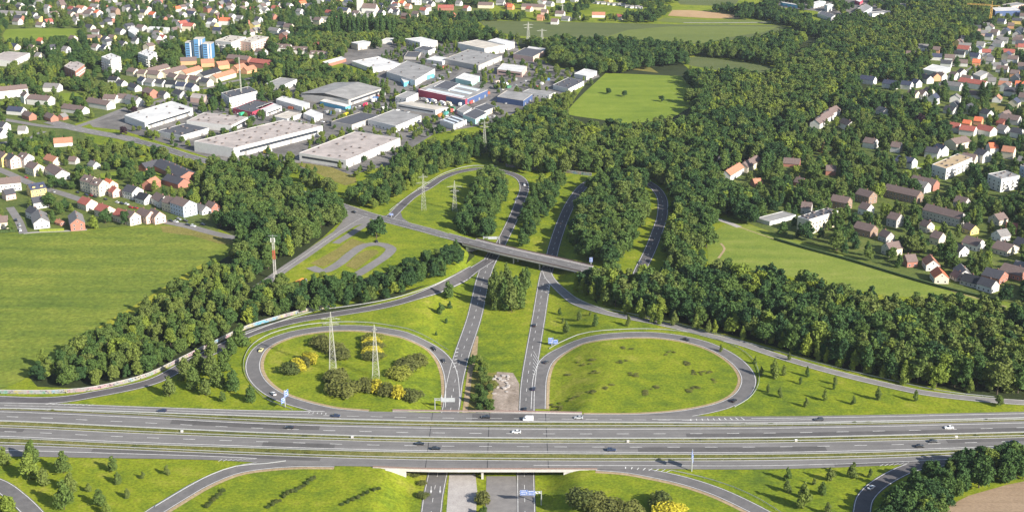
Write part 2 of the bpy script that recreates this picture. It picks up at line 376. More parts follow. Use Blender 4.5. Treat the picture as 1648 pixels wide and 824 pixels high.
# the disused carriageways between the through roads
sheet("rough_ground", "752,600 768,596 792,600 802,598 794,625 790,664 752,664", M_DRY, .06, keep=False, grid=4)
sheet("old_carriageway", "800,598 826,600 836,618 834,664 790,664 794,625", M_PINK, .08, keep=False, grid=4)
sheet("junction_paving", "606,349 622,347 636,338 650,329 644,340 648,351 662,361 690,371 640,359", M_ASPH, .12, keep=False)
sheet("junction_paving", "530,331 560,337 600,348 592,358 572,364 548,378 526,391 520,388 538,372 550,358 552,347", M_ASPHL, .12, keep=False)
sheet("dry_island", "556,428 572,412 590,403 606,402 610,407 594,418 574,434", M_DRY, .13, keep=False)
sheet("rough_verge", "500,424 540,402 566,384 590,392 560,404 540,420 520,430", M_DRY, .11, keep=False)
sheet("old_carriageway", "723,762 765,762 768,790 766,830 718,830", M_CONC, .08, keep=False, grid=4)
sheet("old_carriageway", "783,766 830,766 833,800 834,830 781,830 782,800", M_ASPHL, .08, keep=False, grid=4)
sheet("gravel_path", "764,540 770,541 768,570 760,600 756,640 752,664 744,664 752,600", M_GRAV, .08, keep=False, grid=4)

# ------------------------------------------------------------------ the motorway: four carriageways between given edges
def edge(s, flat=0.0):
    v = [float(t) for t in s.replace(',', ' ').split()]
    return smooth([W0(v[i], v[i + 1], flat) for i in range(0, len(v), 2)], 6.0)
def strip(name, top, bot, dz, mat):
    a, b = edge(top, dz), edge(bot, dz)
    x = np.arange(-380, 381, 5.0); ya = np.interp(x, a[:, 0], a[:, 1]); yb = np.interp(x, b[:, 0], b[:, 1])
    v = []; f = []
    for i in range(len(x)):
        for q in range(4): v.append((x[i], yb[i] + (ya[i] - yb[i]) * q / 3, dz))
    for i in range(len(x) - 1):
        for q in range(3): k = i * 4 + q; f.append((k, k + 4, k + 5, k + 1))
    tag(obj(name, mesh(name, v, f, mat)), kind="structure")
    c = np.stack([x, (ya + yb) / 2], 1); ROADS.append((c, float(np.mean(ya - yb)) / 2 + 1.0))
    return x, ya, yb
ZM = 0.26
sA = strip("motorway", "-200,645 0,647 100,649 250,654.5 412,659.5 560,661 700,663.5 824,664.5 1000,667.5 1110,669 1236,669.5 1440,666.5 1648,662 1850,657", "-200,655 0,656.5 200,662 412,669.5 560,674.5 700,677.5 824,678.5 1000,679.5 1236,680.5 1440,677 1648,672 1850,667", ZM, M_MWAY)
sB = strip("motorway", "-200,657 0,659 200,667 412,678 620,684 824,687 1030,687 1236,685.5 1440,682 1648,677 1850,672", "-200,675 0,677 200,686 412,695.5 620,702 824,704.5 1030,705 1236,704 1440,700 1648,695 1850,690", ZM, M_MWAY)
sC = strip("motorway", "-200,685 0,687 200,695.5 412,703.5 620,709.5 824,711.5 1030,712 1236,711.5 1440,708 1648,703 1850,698", "-200,702 0,704 200,713 412,720 620,726 824,728.5 1030,730 1236,730 1440,726 1648,719 1850,713", ZM, M_MWAY)
sD = strip("motorway", "-200,712 0,714.5 200,722 412,731 620,737.5 824,740 1030,740.5 1236,739.5 1440,735 1648,726 1850,720", "-200,731 0,733.5 200,737 350,740 474,747.5 612,750.5 674,753 824,753.5 920,753.5 1030,754 1236,754.5 1400,749.5 1520,743.5 1648,736 1850,729", ZM, M_MWAY)
def xline(s, k, w, dash=None, skip=0.0, x0=-400, x1=400):
    """a painted line at the fraction k between the far and near edges of a carriageway"""
    x, ya, yb = s; m = (x >= x0) & (x <= x1)
    paint_line(np.stack([x[m], (ya + (yb - ya) * k)[m]], 1), 0, w, ZM + .05, 0.0, dash, skip)
xline(sA, .10, .35, x0=-400, x1=-95); xline(sA, .93, .30); xline(sA, .55, .28, x0=-260, x1=-100); xline(sA, .62, .25, (6, 6), x0=-95, x1=90)
xline(sA, .30, .35, x0=120, x1=400); xline(sA, .55, .3, x0=70, x1=150)
xline(sB, .18, .38); xline(sB, .60, .32, (6, 12)); xline(sB, .96, .30)
xline(sC, .04, .30); xline(sC, .40, .32, (6, 12), 5.0); xline(sC, .86, .38)
xline(sD, .07, .28); xline(sD, .50, .36, x0=-400, x1=-120); xline(sD, .62, .3, x0=10, x1=400)
# repaired stretches of single lanes
for s_, k0, k1, x0, x1 in ((sB, .60, .95, 85, 400), (sB, .19, .59, -170, -95), (sC, .05, .39, -330, -240), (sC, .41, .85, 60, 150), (sC, .05, .39, 210, 262), (sA, .12, .9, -20, 12), (sD, .1, .48, -200, -90), (sD, .52, .9, 150, 215), (sB, .6, .94, -330, -290), (sC, .41, .84, -120, -84)):
    x, ya, yb = s_; xx = np.arange(x0, x1 + .1, 5.0); A_, B_ = np.interp(xx, x, ya), np.interp(xx, x, yb); v = []; f = []
    for i in range(len(xx)): v += [(xx[i], A_[i] + (B_[i] - A_[i]) * k1, ZM + .02), (xx[i], A_[i] + (B_[i] - A_[i]) * k0, ZM + .02)]
    for i in range(len(xx) - 1): f.append((2 * i, 2 * i + 2, 2 * i + 3, 2 * i + 1))
    tag(obj("road_repair", mesh("road_repair", v, f, M_PATCH)), kind="structure")
# planted medians and the strip between carriageways
def median(name, s0, s1, dz, mat):
    x, _, y0 = s0; _, y1, _ = s1
    v = []; f = []
    for i in range(len(x)):
        v += [(x[i], y1[i], dz), (x[i], y0[i], dz)]
    for i in range(len(x) - 1): f.append((2 * i, 2 * i + 2, 2 * i + 3, 2 * i + 1))
    tag(obj(name, mesh(name, v, f, mat)), kind="structure")
M_MED = ground_mat('median growth', [(0.3, (0.075, 0.085, 0.022)), (0.48, (0.13, 0.135, 0.032)), (0.62, (0.21, 0.19, 0.07)), (0.75, (0.30, 0.25, 0.13))], mid=.2, fine=1.0)
for a, b in ((sA, sB), (sB, sC), (sC, sD)): median("median", a, b, .16, M_MED)

# ------------------------------------------------------------------ ramps, loops and streets
EDGE = lambda w, lw=.28: ((-w / 2 + .55, lw, None), (w / 2 - .55, lw, None))
road("loop_road", "866,658 867,632 869,608 880,581 900,566 930,551 970,542 1020,538.5 1060,539.5 1100,545 1140,556 1174,573 1196,592 1205,610 1200,629 1185,643 1160,654 1120,663 1080,668.5 1020,672 940,672", 8.4, .13, M_ASPH, EDGE(8.4), tan=(-5.8, -2.5))
road("loop_road", "590,667 540,663 495,653.5 455,641 430,627 414,611 407,594 409,577 420,560 440,548 470,537.5 510,530.5 550,527.5 590,528.5 630,534 670,546 698,561 714,577 724,597 728,622 728,655", 8.4, .13, M_ASPH, EDGE(8.4), tan=(-6.0, -2.5))
road("through_road", "688,852 694,824 697,800 704,765 718,690 727,650 731,620 742,575 763,512 777,451 784,430 791,415 800,400", 9.6, .10, M_ASPH, ((-4.2, .25, None), (4.2, .25, None), (0.0, .22, (4, 8))))
road("through_road", "847,852 847,824 846,765 848,690 848,655 850,618 857,570 867,512 877,450 881,434 888,415", 8.6, .10, M_ASPH, ((-3.7, .25, None), (3.7, .25, None), (0.6, .22, (4, 8))))
road("through_road", "880,452 871,512 863,560 860,590 864,640", 4.0, .08, M_ASPH, ())
road("slip_road", "-80,642 0,643 60,645 110,642 150,635 212,623 250,612.5 300,586 350,562 410,534 474,516.5 537,506 612,493.5 662,480.5 700,467 737,450 762,435 778,425 787,419", 9.0, .19, M_ASPHD, EDGE(8.6, .35))
road("slip_road", "878,432 884,447 894,459 909,473 931,488 974,503 1014,511.5 1049,518 1099,529 1149,542 1199,555 1236,568 1298,587 1361,604 1411,616 1486,632 1561,641 1648,648 1760,652", 6.6, .19, M_ASPHL, EDGE(6.6))
road("loop_road", "788,425 800,404 812,381 826,352 838,322 844,303 838,288 824,280.5 800,274.5 772,272 738,277 712,286.5 690,301 664,316 647,331 634,344 624,354", 8.0, .14, M_ASPHD, EDGE(8.0))
road("loop_road", "886,420 893,392 907,352 924,319 948,294 985,283 1020,285 1048,298 1064,316 1066,345 1056,378 1043,410 1030,436 1022,460", 8.4, .14, M_ASPHD, EDGE(8.4) + ((0, .22, (4, 8)),))
road("loop_road", "215,848 250,823 287,800 325,778 375,757.5 410,750.5 474,745 540,745", 8.4, .13, M_ASPH, EDGE(8.4), tan=(-6.2, -2.0))
road("loop_road", "960,751 1010,755 1049,762 1099,773 1149,789 1186,805 1229,827 1262,846", 8.2, .13, M_ASPH, EDGE(8.2), tan=(-6.0, -2.5))
road("slip_road", "-60,760 0,781 25,799 45,817 64,838", 8.6, .19, M_ASPH, EDGE(8.6))
road("slip_road", "1384,852 1387,824 1392,802 1407,785 1432,768 1462,754 1487,748 1530,742", 8.0, .19, M_ASPHD, EDGE(8.0))
BR_C = road("main_road", "215,226 260,238 300,251 330,259 400,281 440,296 500,316 522,323 562,336 592,346 637,358 687,371 724,381 740,385.5", 11.0, .22, M_ASPH, ((-5, .25, None), (5, .25, None), (0, .22, (4, 8))))
road("side_road", "592,346 572,357 548,372 520,391 490,412 460,432 432,452 405,470", 8.0, .16, M_ASPHL, ((0, .22, None),))
road("side_road", "610,352 585,364 560,380 540,392", 6.0, .15, M_ASPHL)
road("parking_loop", "500,430 520,437 545,425 566,408 588,395 610,393 629,400 621,412 602,425 582,438 560,450", 7.6, .17, M_ASPHL)
road("main_road", "80,196 120,207 160,215 200,222 215,226", 14.0, .21, M_ASPHL, ((-3, .25, (4, 8)), (3, .25, (4, 8))))
road("street", "120,206 160,192 200,176 245,160 290,148 335,142 372,132 420,124", 8.0, .17, M_ASPHL)
road("street", "-20,188 30,197 75,204 120,207", 8.0, .17, M_ASPHL)
road("street", "-30,262 10,278 60,300 100,312 130,322 165,335 205,347 240,353 270,358 300,364 330,372 362,380 392,386", 8.0, .17, M_ASPHL)
road("street", "16,334 30,356 38,376", 6.0, .17, M_ASPHL)
road("street", "38,376 60,374 110,372 140,370", 3.0, .15, M_CONC)
road("street", "-10,232 20,228 50,222 70,212", 6.5, .16, M_ASPHL)
road("street", "600,205 650,178 690,160 720,140 735,126 750,112", 8.0, .17, M_ASPHL)
road("street", "700,205 740,188 780,168 815,150 850,128", 7.0, .17, M_ASPHL)
road("street", "500,190 545,178 590,172 640,166 690,158", 8.0, .17, M_ASPHL)
road("street", "1152,352 1170,358 1190,366", 5.0, .17, M_CONC)
road("street", "1440,160 1490,145 1530,128 1565,110 1590,85 1605,65 1620,45", 7.0, .17, M_ASPHL)
road("farm_track", "1160,392 1166,400 1162,408 1156,416", 1.6, .15, M_GRAV, protect=False)
road("farm_track", "1190,366 1250,386 1350,412 1440,442 1530,468 1620,494", 1.0, .15, M_GRAV, protect=False)
road("farm_track", "1100,37.5 1170,37.5 1230,36.5 1290,35", 4.0, .2, M_CONC, protect=False)
road("farm_track", "890,10 910,7.5 925,4 935,0", 5.0, .2, M_FARL, protect=False)

# hatched areas where the lanes part, and the lane arrows
def quad_px(pts, dz=.24):
    q = []
    for x, y in pts:
        p = G(x, y, dz); q.append((p[0], p[1], float(H(*p)) + dz))
    LINES.quad(*q)
def hatch(p0, p1, q0, q1, n, dz=.26, t=.15):
    for i in range(n):
        a, b = (i + .1) / n, (i + .1 + t) / n; l = lambda p, q, k: (p[0] + (q[0] - p[0]) * k, p[1] + (q[1] - p[1]) * k)
        quad_px([l(p0, p1, a), l(q0, q1, a), l(q0, q1, b), l(p0, p1, b)], dz)
hatch((857, 602), (859, 560), (860.5, 603), (870, 580), 7)
hatch((734, 590), (739, 556), (729, 592), (734, 556), 6)
hatch((883, 452), (876, 474), (886, 458), (884, 474), 5)
hatch((1110, 674), (1200, 671), (1110, 676.5), (1206, 675), 10, .34)
hatch((72, 650.6), (150, 652.6), (80, 648.6), (158, 650.8), 8, .34)
hatch((350, 742), (410, 739), (356, 738.5), (420, 737.5), 8, .34)
hatch((1005, 750.5), (1090, 756), (1005, 753.5), (1080, 760), 8, .34)
hatch((1420, 746.5), (1470, 743), (1415, 749.5), (1460, 746.5), 6, .34)
hatch((495, 664.5), (530, 667), (497, 662.5), (530, 664.5), 5, .34)
def arrow(x, y, l):
    quad_px([(x - .5, y - l), (x + .5, y - l), (x + .2, y), (x - .8, y)], .26)
    quad_px([(x - 1.9, y - 1.2), (x + 1.5, y - 1.2), (x - .2, y + 3.4), (x - .6, y + 3.4)], .262)
for x, y in ((694, 790), (708.5, 790)): arrow(x, y, 8)
for x, y in ((711, 640), (727, 641)): arrow(x, y, 5)


# ================================================================== BRIDGES, RAILS, WALLS
# motorway bridge over the cutting
mb = empty("motorway_bridge", float(xc(Y_MOT)), Y_MOT, 0)
tag(mb, "long low motorway bridge deck carrying four carriageways over the cutting", "bridge")
X0, X1 = xc(Y_MOT) - 48, xc(Y_MOT) + 48
yS = lambda x: np.interp(x, sD[0], sD[2]); yN = lambda x: np.interp(x, sA[0], sA[1])
def deck_part(name, oy0, oy1, z0, z1, edge_fn, mat, x0=X0, x1=X1):
    m = MB(); xs = np.linspace(x0, x1, 19)
    for a, b in zip(xs[:-1], xs[1:]):
        ya, yb = edge_fn(a), edge_fn(b)
        for z, fl in ((z1, False), (z0, True)):
            q = [(a, ya + oy0, z), (b, yb + oy0, z), (b, yb + oy1, z), (a, ya + oy1, z)]
            m.quad(*(q[::-1] if fl else q))
        m.quad((a, ya + oy0, z0), (b, yb + oy0, z0), (b, yb + oy0, z1), (a, ya + oy0, z1))
        m.quad((b, yb + oy1, z0), (a, ya + oy1, z0), (a, ya + oy1, z1), (b, yb + oy1, z1))
    m.quad((x0, edge_fn(x0) + oy1, z0), (x0, edge_fn(x0) + oy0, z0), (x0, edge_fn(x0) + oy0, z1), (x0, edge_fn(x0) + oy1, z1))
    m.quad((x1, edge_fn(x1) + oy0, z0), (x1, edge_fn(x1) + oy1, z0), (x1, edge_fn(x1) + oy1, z1), (x1, edge_fn(x1) + oy0, z1))
    for i in range(len(m.v)): m.v[i] = (m.v[i][0] - mb.location.x, m.v[i][1] - mb.location.y, m.v[i][2])
    return m.build(name, mat, mb)
M_WHITEC = paint('pale concrete', (0.50, 0.47, 0.44), .15, .5, .85)
M_RUST = paint('rusty railing', (0.21, 0.14, 0.125), .25, 1.2, .7)
wS = [(edgeS) for edgeS in ()]
wdt = float(np.mean(yN(np.array([X0, X1])) - yS(np.array([X0, X1]))))
deck_part("deck", -1.2, wdt + 1.5, -1.0, 0.12, yS, M_WHITEC)
deck_part("parapet", -1.2, -.75, .121, .42, yS, M_CONC, X0 - 4, X1 + 4)
deck_part("railing", -1.02, -.98, .42, 1.1, yS, M_RUST, X0 - 4, X1 + 4)
deck_part("parapet", 1.2, 1.6, .121, .42, yN, M_CONC)
deck_part("railing", 1.38, 1.42, .42, 1.1, yN, M_RUST)
for sgn in (-1, 1):                                                  # abutments
    m = MB(); xa = sgn * 36.5
    yy0, yy1 = yS(mb.location.x + xa) - mb.location.y - 1.0, yN(mb.location.x + xa) - mb.location.y + 1.2
    m.box(min(xa, xa + sgn * 3), max(xa, xa + sgn * 3), yy0, yy1, -DEPTH - 1, -1.0)
    m.build("abutment", M_WHITEC, mb)
    m = MB(); a = (xa + sgn * 3.0, yy0); w = (xa + sgn * 9.5, yy0 - .3)      # wing wall sloping up into the bank
    m.poly([(a[0], a[1], -DEPTH), (w[0], w[1], -1.0), (w[0], w[1], .1), (a[0], a[1], .1)][::sgn if sgn < 0 else 1])
    m.poly([(a[0], a[1] + .5, -DEPTH), (a[0], a[1] + .5, .1), (w[0], w[1] + .5, .1), (w[0], w[1] + .5, -1.0)][::sgn if sgn < 0 else 1])
    m.poly([(a[0], a[1], .1), (w[0], w[1], .1), (w[0], w[1] + .5, .1), (a[0], a[1] + .5, .1)][::sgn if sgn < 0 else 1])
    m.build("wing_wall", M_WHITEC, mb)
px0 = W0(776, 770, -3)[0] - mb.location.x
for i in range(5):
    m = MB(); yy = yS(mb.location.x) - mb.location.y + .4 + (wdt - 1.5) * i / 4
    m.box(px0 - .5, px0 + .5, yy, yy + 1.6, -DEPTH - .3, -1.0); m.build("pier", M_WHITEC, mb)
M_DARK = paint('dark tar joint', (0.02, 0.02, 0.022), .2, 1)
JT = MB()
for pxs in ((691, 785), (786, 785), (880, 785)):
    x = W0(pxs[0], 705)[0]
    for s in (sA, sB, sC, sD):
        ya, yb = np.interp(x, s[0], s[1]), np.interp(x, s[0], s[2]); k = (x - mb.location.x) * .0
        JT.quad((x - .14 - mb.location.x, yb - mb.location.y, ZM + .03), (x + .14 - mb.location.x, yb - mb.location.y, ZM + .03), (x + .14 - mb.location.x, ya - mb.location.y, ZM + .03), (x - .14 - mb.location.x, ya - mb.location.y, ZM + .03))
tag(JT.build("expansion_joint", M_DARK, mb), kind="stuff")

# overbridge of the main road
b0, b1 = W0(737, 384.5, 0), W0(1012, 449, 0)
c = smooth([W0(715, 378.5), b0, W0(800, 401), W0(850, 412.5), W0(900, 423.5), W0(945, 434), W0(980, 442), b1], 4.0)
ribbon("main_road", c, -5.6, 5.6, .24, M_ASPH, flat=0.0); ROADS.append((c, 7.0))
for off, lw, d in ((-5.0, .25, None), (5.0, .25, None), (0, .22, (4, 8))): paint_line(c, off, lw, .29, 0.0, d)
LN2 = LINES
ob = empty("road_bridge", float((b0[0] + b1[0]) / 2), float((b0[1] + b1[1]) / 2), 0)
tag(ob, "grey concrete road bridge with railings crossing over both through roads", "bridge")
n = normals(c)
cb = c[(c[:, 0] > W0(752, 388)[0]) & (c[:, 0] < W0(948, 435)[0])]; nb = normals(cb)
def along(name, o0, o1, z0, z1, mat, cc=cb):
    m = MB(); nn = normals(cc)
    A = [tuple(cc[i] + nn[i] * o0) for i in range(len(cc))]; B = [tuple(cc[i] + nn[i] * o1) for i in range(len(cc))]
    ox, oy = ob.location.x, ob.location.y
    A = [(p[0] - ox, p[1] - oy) for p in A]; B = [(p[0] - ox, p[1] - oy) for p in B]
    for i in range(len(cc) - 1):
        m.quad((*A[i], z1), (*A[i + 1], z1), (*B[i + 1], z1), (*B[i], z1)); m.quad((*B[i], z0), (*B[i + 1], z0), (*A[i + 1], z0), (*A[i], z0))
        m.quad((*A[i], z0), (*A[i + 1], z0), (*A[i + 1], z1), (*A[i], z1)); m.quad((*B[i + 1], z0), (*B[i], z0), (*B[i], z1), (*B[i + 1], z1))
    m.quad((*A[0], z0), (*A[0], z1), (*B[0], z1), (*B[0], z0)); m.quad((*A[-1], z1), (*A[-1], z0), (*B[-1], z0), (*B[-1], z1))
    return m.build(name, mat, ob)
along("deck", -7.6, 7.6, -.42, .10, M_WHITEC)
M_GIRD = paint("shaded concrete", (0.17, 0.16, 0.15), .15, .5, .9)  # shade under the deck put into the girders' darker concrete colour
for s in (-1, 1): along("girder", s * 2.2, s * 6.2, -1.5, -.425, M_GIRD)
for s in (-1, 1):
    along("footway", s * 5.8, s * 7.2, .105, .33, M_CONC)
    along("parapet", s * 7.2, s * 7.55, .105, .5, M_WHITEC); along("railing", s * 7.35, s * 7.42, .5, 1.35, M_RUST)
for pxq in ((830, 412), (872, 420)):
    p = W0(*pxq); k = int(np.argmin(np.hypot(*(cb - p).T))); m = MB()
    for q in (-5, 0, 5):
        m = MB(); a = cb[k] + nb[k] * q - np.array((ob.location.x, ob.location.y)); m.bar((*a, -DEPTH - .3), (*a, -1.3), .55, n=8); m.build("pier", M_WHITEC, ob)
for k in (1, -2):
    a = cb[k] - np.array((ob.location.x, ob.location.y)); t = np.array((nb[k][1], -nb[k][0])); m = MB()
    pts = [a - nb[k] * 7.4 - t * 1, a - nb[k] * 7.4 + t * 1, a + nb[k] * 7.4 + t * 1, a + nb[k] * 7.4 - t * 1]
    if (pts[1][0] - pts[0][0]) * (pts[2][1] - pts[1][1]) - (pts[1][1] - pts[0][1]) * (pts[2][0] - pts[1][0]) < 0: pts = pts[::-1]
    m.prism([tuple(p) for p in pts], -DEPTH - .5, -1.3); m.build("abutment", M_WHITEC, ob)

# guard rails: a continuous steel beam on posts
def rail(c, label, z=0.0, group="guard rails", drape=True, mat=None, h0=.38, h1=.75, th=.12):
    c = np.asarray(c); m = MB(); n = normals(c)
    ox, oy = c[0]
    zz = [float(H(*p)) if drape else 0.0 for p in c]
    A = [(c[i][0] - n[i][0] * th / 2 - ox, c[i][1] - n[i][1] * th / 2 - oy) for i in range(len(c))]
    B = [(c[i][0] + n[i][0] * th / 2 - ox, c[i][1] + n[i][1] * th / 2 - oy) for i in range(len(c))]
    for i in range(len(c) - 1):
        l0, l1, u0, u1 = zz[i] + h0 + z, zz[i + 1] + h0 + z, zz[i] + h1 + z, zz[i + 1] + h1 + z
        m.quad((*A[i], l0), (*A[i + 1], l1), (*A[i + 1], u1), (*A[i], u0)); m.quad((*B[i + 1], l1), (*B[i], l0), (*B[i], u0), (*B[i + 1], u1))
        m.quad((*A[i], u0), (*A[i + 1], u1), (*B[i + 1], u1), (*B[i], u0))
    e = empty("guard_rail", ox, oy, 0); tag(e, label, "guard rail", None)
    m.build("beam", mat or M_STEEL, e)
    ps = MB()
    L = np.concatenate([[0], np.cumsum(np.linalg.norm(np.diff(c, axis=0), axis=1))])
    for s in np.arange(0, L[-1], 8.0):
        x, y = np.interp(s, L, c[:, 0]), np.interp(s, L, c[:, 1]); zb = float(H(x, y)) if drape else 0.0
        ps.box(x - ox - .06, x - ox + .06, y - oy - .06, y - oy + .06, zb + z - .3, zb + z + h1 - .05)
    tag(ps.build("post", M_STEEL, e), kind="stuff")
def srail(s, k, dy, label):
    x, ya, yb = s; rail(np.stack([x, (yb if k else ya) + dy], 1), label, .16, drape=False)
srail(sA, 1, -1.0, "steel guard rail along the far side of the farthest motorway median")
srail(sB, 0, 1.0, "steel guard rail along the near side of the farthest motorway median")
srail(sB, 1, -1.0, "steel guard rail along the far edge of the central motorway median")
srail(sC, 0, 1.0, "steel guard rail along the near edge of the central motorway median")
srail(sC, 1, -1.0, "steel guard rail along the far side of the nearest motorway median")
srail(sD, 0, 1.0, "steel guard rail along the near side of the nearest motorway median")
def rail_px(s, label, off=0.0):
    c = smooth(px_line(s), 5.0)
    if off: c = c + normals(c) * off
    rail(c, label, .1)
rail_px("866,658 867,632 869,608 880,581 900,566 930,551 970,542 1020,538.5 1060,539.5 1100,545 1140,556 1174,573 1196,592 1205,610 1200,629 1185,643 1160,654 1120,663", "steel guard rail round the outside of the plain grass loop by the through road", 5.2) if False else None
rail_px("884,562 900,553 930,540 970,533 1020,530.5 1060,531 1105,535.5 1150,546 1190,562 1212,580 1222,605 1218,626 1204,643 1182,656", "steel guard rail curving round the outside of the loop with the plain lawn")
rail_px("470,660 430,644 405,620 393,598 394,575 408,554 436,538 480,526 530,520 590,520 640,527 690,545 722,565", "steel guard rail curving round the outside of the loop with pylons")
rail_px("380,545 440,522 510,501 560,494 620,484 680,467 730,445 757,430", "steel guard rail on the wood side of the dark slip road")
rail_px("905,463 925,479 965,496 1010,505 1090,522 1180,546 1240,563 1320,586 1420,610 1520,631 1600,640", "steel guard rail between the pale slip road and the long belt of trees")
rail_px("250,816 300,786 340,765 380,751.5 430,747 460,743", "steel guard rail on the outer side of the lower loop in the bottom corner")
rail_px("1080,758 1130,769 1180,785 1225,806 1260,828", "steel guard rail on the outer side of the loop below the signpost with two faces")
rail_px("640,360 690,373 735,385", "steel guard rail beside the main road before the road bridge")
rail_px("627,340 650,322 690,294 720,278 760,268 800,269", "steel guard rail round the outside of the smaller loop with two pylons")

# noise walls sprayed with colourful graffiti
def graffiti_mat():
    m, nt, b, o = _new("graffiti concrete")
    pos = nt.nodes.new('ShaderNodeNewGeometry').outputs['Position']
    n1 = nt.nodes.new('ShaderNodeTexNoise'); n1.inputs['Scale'].default_value = .09; n1.inputs['Detail'].default_value = 1; nt.links.new(pos, n1.inputs['Vector'])
    hue = _ramp(nt, n1.outputs['Fac'], [(0.30, (.10, .28, .40)), (0.40, (.26, .26, .25)), (0.46, (.36, .31, .12)), (0.51, (.28, .27, .26)), (0.56, (.32, .18, .20)), (0.61, (.27, .26, .26)), (0.66, (.13, .26, .20)), (0.74, (.27, .27, .29))])
    f = _noise(nt, .5, 4, .7); msk = _ramp(nt, f, [(0.45, (0, 0, 0)), (0.52, (1, 1, 1))])
    grey = _ramp(nt, _noise(nt, .2, 3), [(0.3, (.17, .165, .16)), (0.7, (.29, .28, .27))])
    f2 = _noise(nt, 1.1, 2, .5); ink = _ramp(nt, f2, [(0.36, (.08, .08, .14)), (0.40, (1, 1, 1))])
    col = _mix(nt, 1.0, _mix(nt, msk, grey, hue), ink, 'MULTIPLY')
    nt.links.new(col, b.inputs['Base Color']); b.inputs['Roughness'].default_value = .9; return m
M_GRAF = graffiti_mat()
def wall(name, s, h, label, mat, cat="wall", th=.35, cap=True, panel=6.0):
    c = smooth(px_line(s), panel); n = normals(c); ox, oy = c[0]; e = empty(name, ox, oy, 0); tag(e, label, cat)
    m = MB(); k = MB()
    for i in range(len(c) - 1):
        A, B = c[i], c[i + 1]; nn = n[i]; z = min(float(H(*A)), float(H(*B)))
        for q, t, z0, z1 in ((m, th / 2, z - .3, z + h), (k, th / 2 + .08, z + h, z + h + .12)):
            p = [A - nn * t, B - nn * t, B + nn * t, A + nn * t]; p = [(v[0] - ox, v[1] - oy) for v in p]
            q.prism(p, z0, z1)
    m.build("panel", mat, e)
    if cap: k.build("coping", M_WHITEC, e)
wall("noise_barrier", "-40,632 0,633 60,633.5 110,632 150,627.5 200,617 240,605 290,581 340,556 400,528 460,510 500,500 531,496", 2.0, "long noise barrier covered in colourful graffiti beside the dark slip road", M_GRAF)
wall("noise_barrier", "814,268.5 840,270.5 868,274.5", 2.4, "short graffiti covered barrier at the outer bend of the smaller loop", M_GRAF)
wall("noise_barrier", "903,277 920,279.5 952,283.5", 2.4, "short graffiti covered barrier by the trees above the shaded road", M_GRAF)
M_HEDGE = paint('clipped hedge', (0.05, 0.085, 0.018), .4, .9, .95)
M_HEDY = paint('yellow hedge', (0.22, 0.26, 0.03), .3, .9, .95)
wall("hedge", "1246,386 1300,402 1360,418 1420,436 1480,454 1540,470 1600,484", 1.8, "long dark clipped hedge along the houses at the edge of the pasture", M_HEDGE, "hedge", 1.4, cap=False)
wall("hedge", "64,373 80,372.5 103,371.5", 1.8, "bright yellow green clipped hedge by the white gabled house at the field", M_HEDY, "hedge", 1.6, cap=False)
wall("hedge", "-20,374.5 0,374 24,373", 1.6, "green clipped hedge along the crop field beside the cream house", M_HEDGE, "hedge", 1.2, cap=False)
tag(LINES.build("road_marking", M_LINE), kind="structure")

# ================================================================== BUILDINGS
ROOFC = {'d': ("anthracite", (0.055, 0.055, 0.066)), 'b': ("brown", (0.155, 0.110, 0.098)), 'r': ("red", (0.33, 0.095, 0.070)), 'o': ("bright orange", (0.60, 0.150, 0.065)),
         'g': ("grey", (0.19, 0.178, 0.172)), 'u': ("blue-black", (0.040, 0.048, 0.085)), 't': ("terracotta", (0.40, 0.175, 0.105)), 'k': ("black", (0.02, 0.022, 0.028))}
WALLC = {'w': ("white", (0.64, 0.62, 0.585)), 'c': ("cream", (0.62, 0.55, 0.42)), 'y': ("yellow", (0.72, 0.52, 0.18)), 'k': ("red brick", (0.36, 0.155, 0.110)), 'p': ("pink", (0.66, 0.44, 0.37)),
         'l': ("pale blue", (0.50, 0.56, 0.66)), 'g': ("grey", (0.42, 0.40, 0.38)), 'o': ("orange", (0.58, 0.30, 0.16)), 'n': ("brown", (0.27, 0.18, 0.13))}
RM = {k: paint(v[0] + ' roof tiles', v[1], .22, .9, .8) for k, v in ROOFC.items()}
WM = {k: paint(v[0] + ' wall render', v[1], .09, .35, .85) for k, v in WALLC.items()}
M_CHIM = paint('chimney brick', (0.20, 0.10, 0.075), .2, 2)
M_FRAME = paint('white frame', (0.75, 0.74, 0.72), .05, 1)
FOOT = []                                    # footprints (x, y, radius) and
VIS = []                                     # picture boxes that trees should leave clear
def protect(x, y, L, D, ang, h, grow=0.0):
    ca, sa = math.cos(ang), math.sin(ang); xs = []; ys = []
    for i in (-1, 1):
        for j in (-1, 1):
            X = x + i * L / 2 * ca - j * D / 2 * sa; Y = y + i * L / 2 * sa + j * D / 2 * ca
            for z in (0.8, h): a, b = P(X, Y, z); xs.append(a); ys.append(b)
    VIS.append((min(xs), max(xs), min(ys), max(ys), math.hypot(x, y)))
    FOOT.append((x, y, L / 2 + .6, D / 2 + .6, ca, sa))
def window_me(w, h):
    k = ('win', w, h)
    if k not in MATS:
        m = MB(); m.box(-w / 2, w / 2, -.05, .05, -h / 2, h / 2, 0)
        m.quad((-w / 2 + .09, -.055, -h / 2 + .09), (w / 2 - .09, -.055, -h / 2 + .09), (w / 2 - .09, -.055, h / 2 - .09), (-w / 2 + .09, -.055, h / 2 - .09), 1)
        MATS[k] = m.me('window', [M_FRAME, M_GLASS])
    return MATS[k]
def add_window(par, x, y, z, rz, w=1.2, h=1.35):
    o = obj('window', window_me(w, h), par); o.location = (x, y, z); o.rotation_euler = (0, 0, rz); return o
HOUSES = []
GR = random.Random(11)
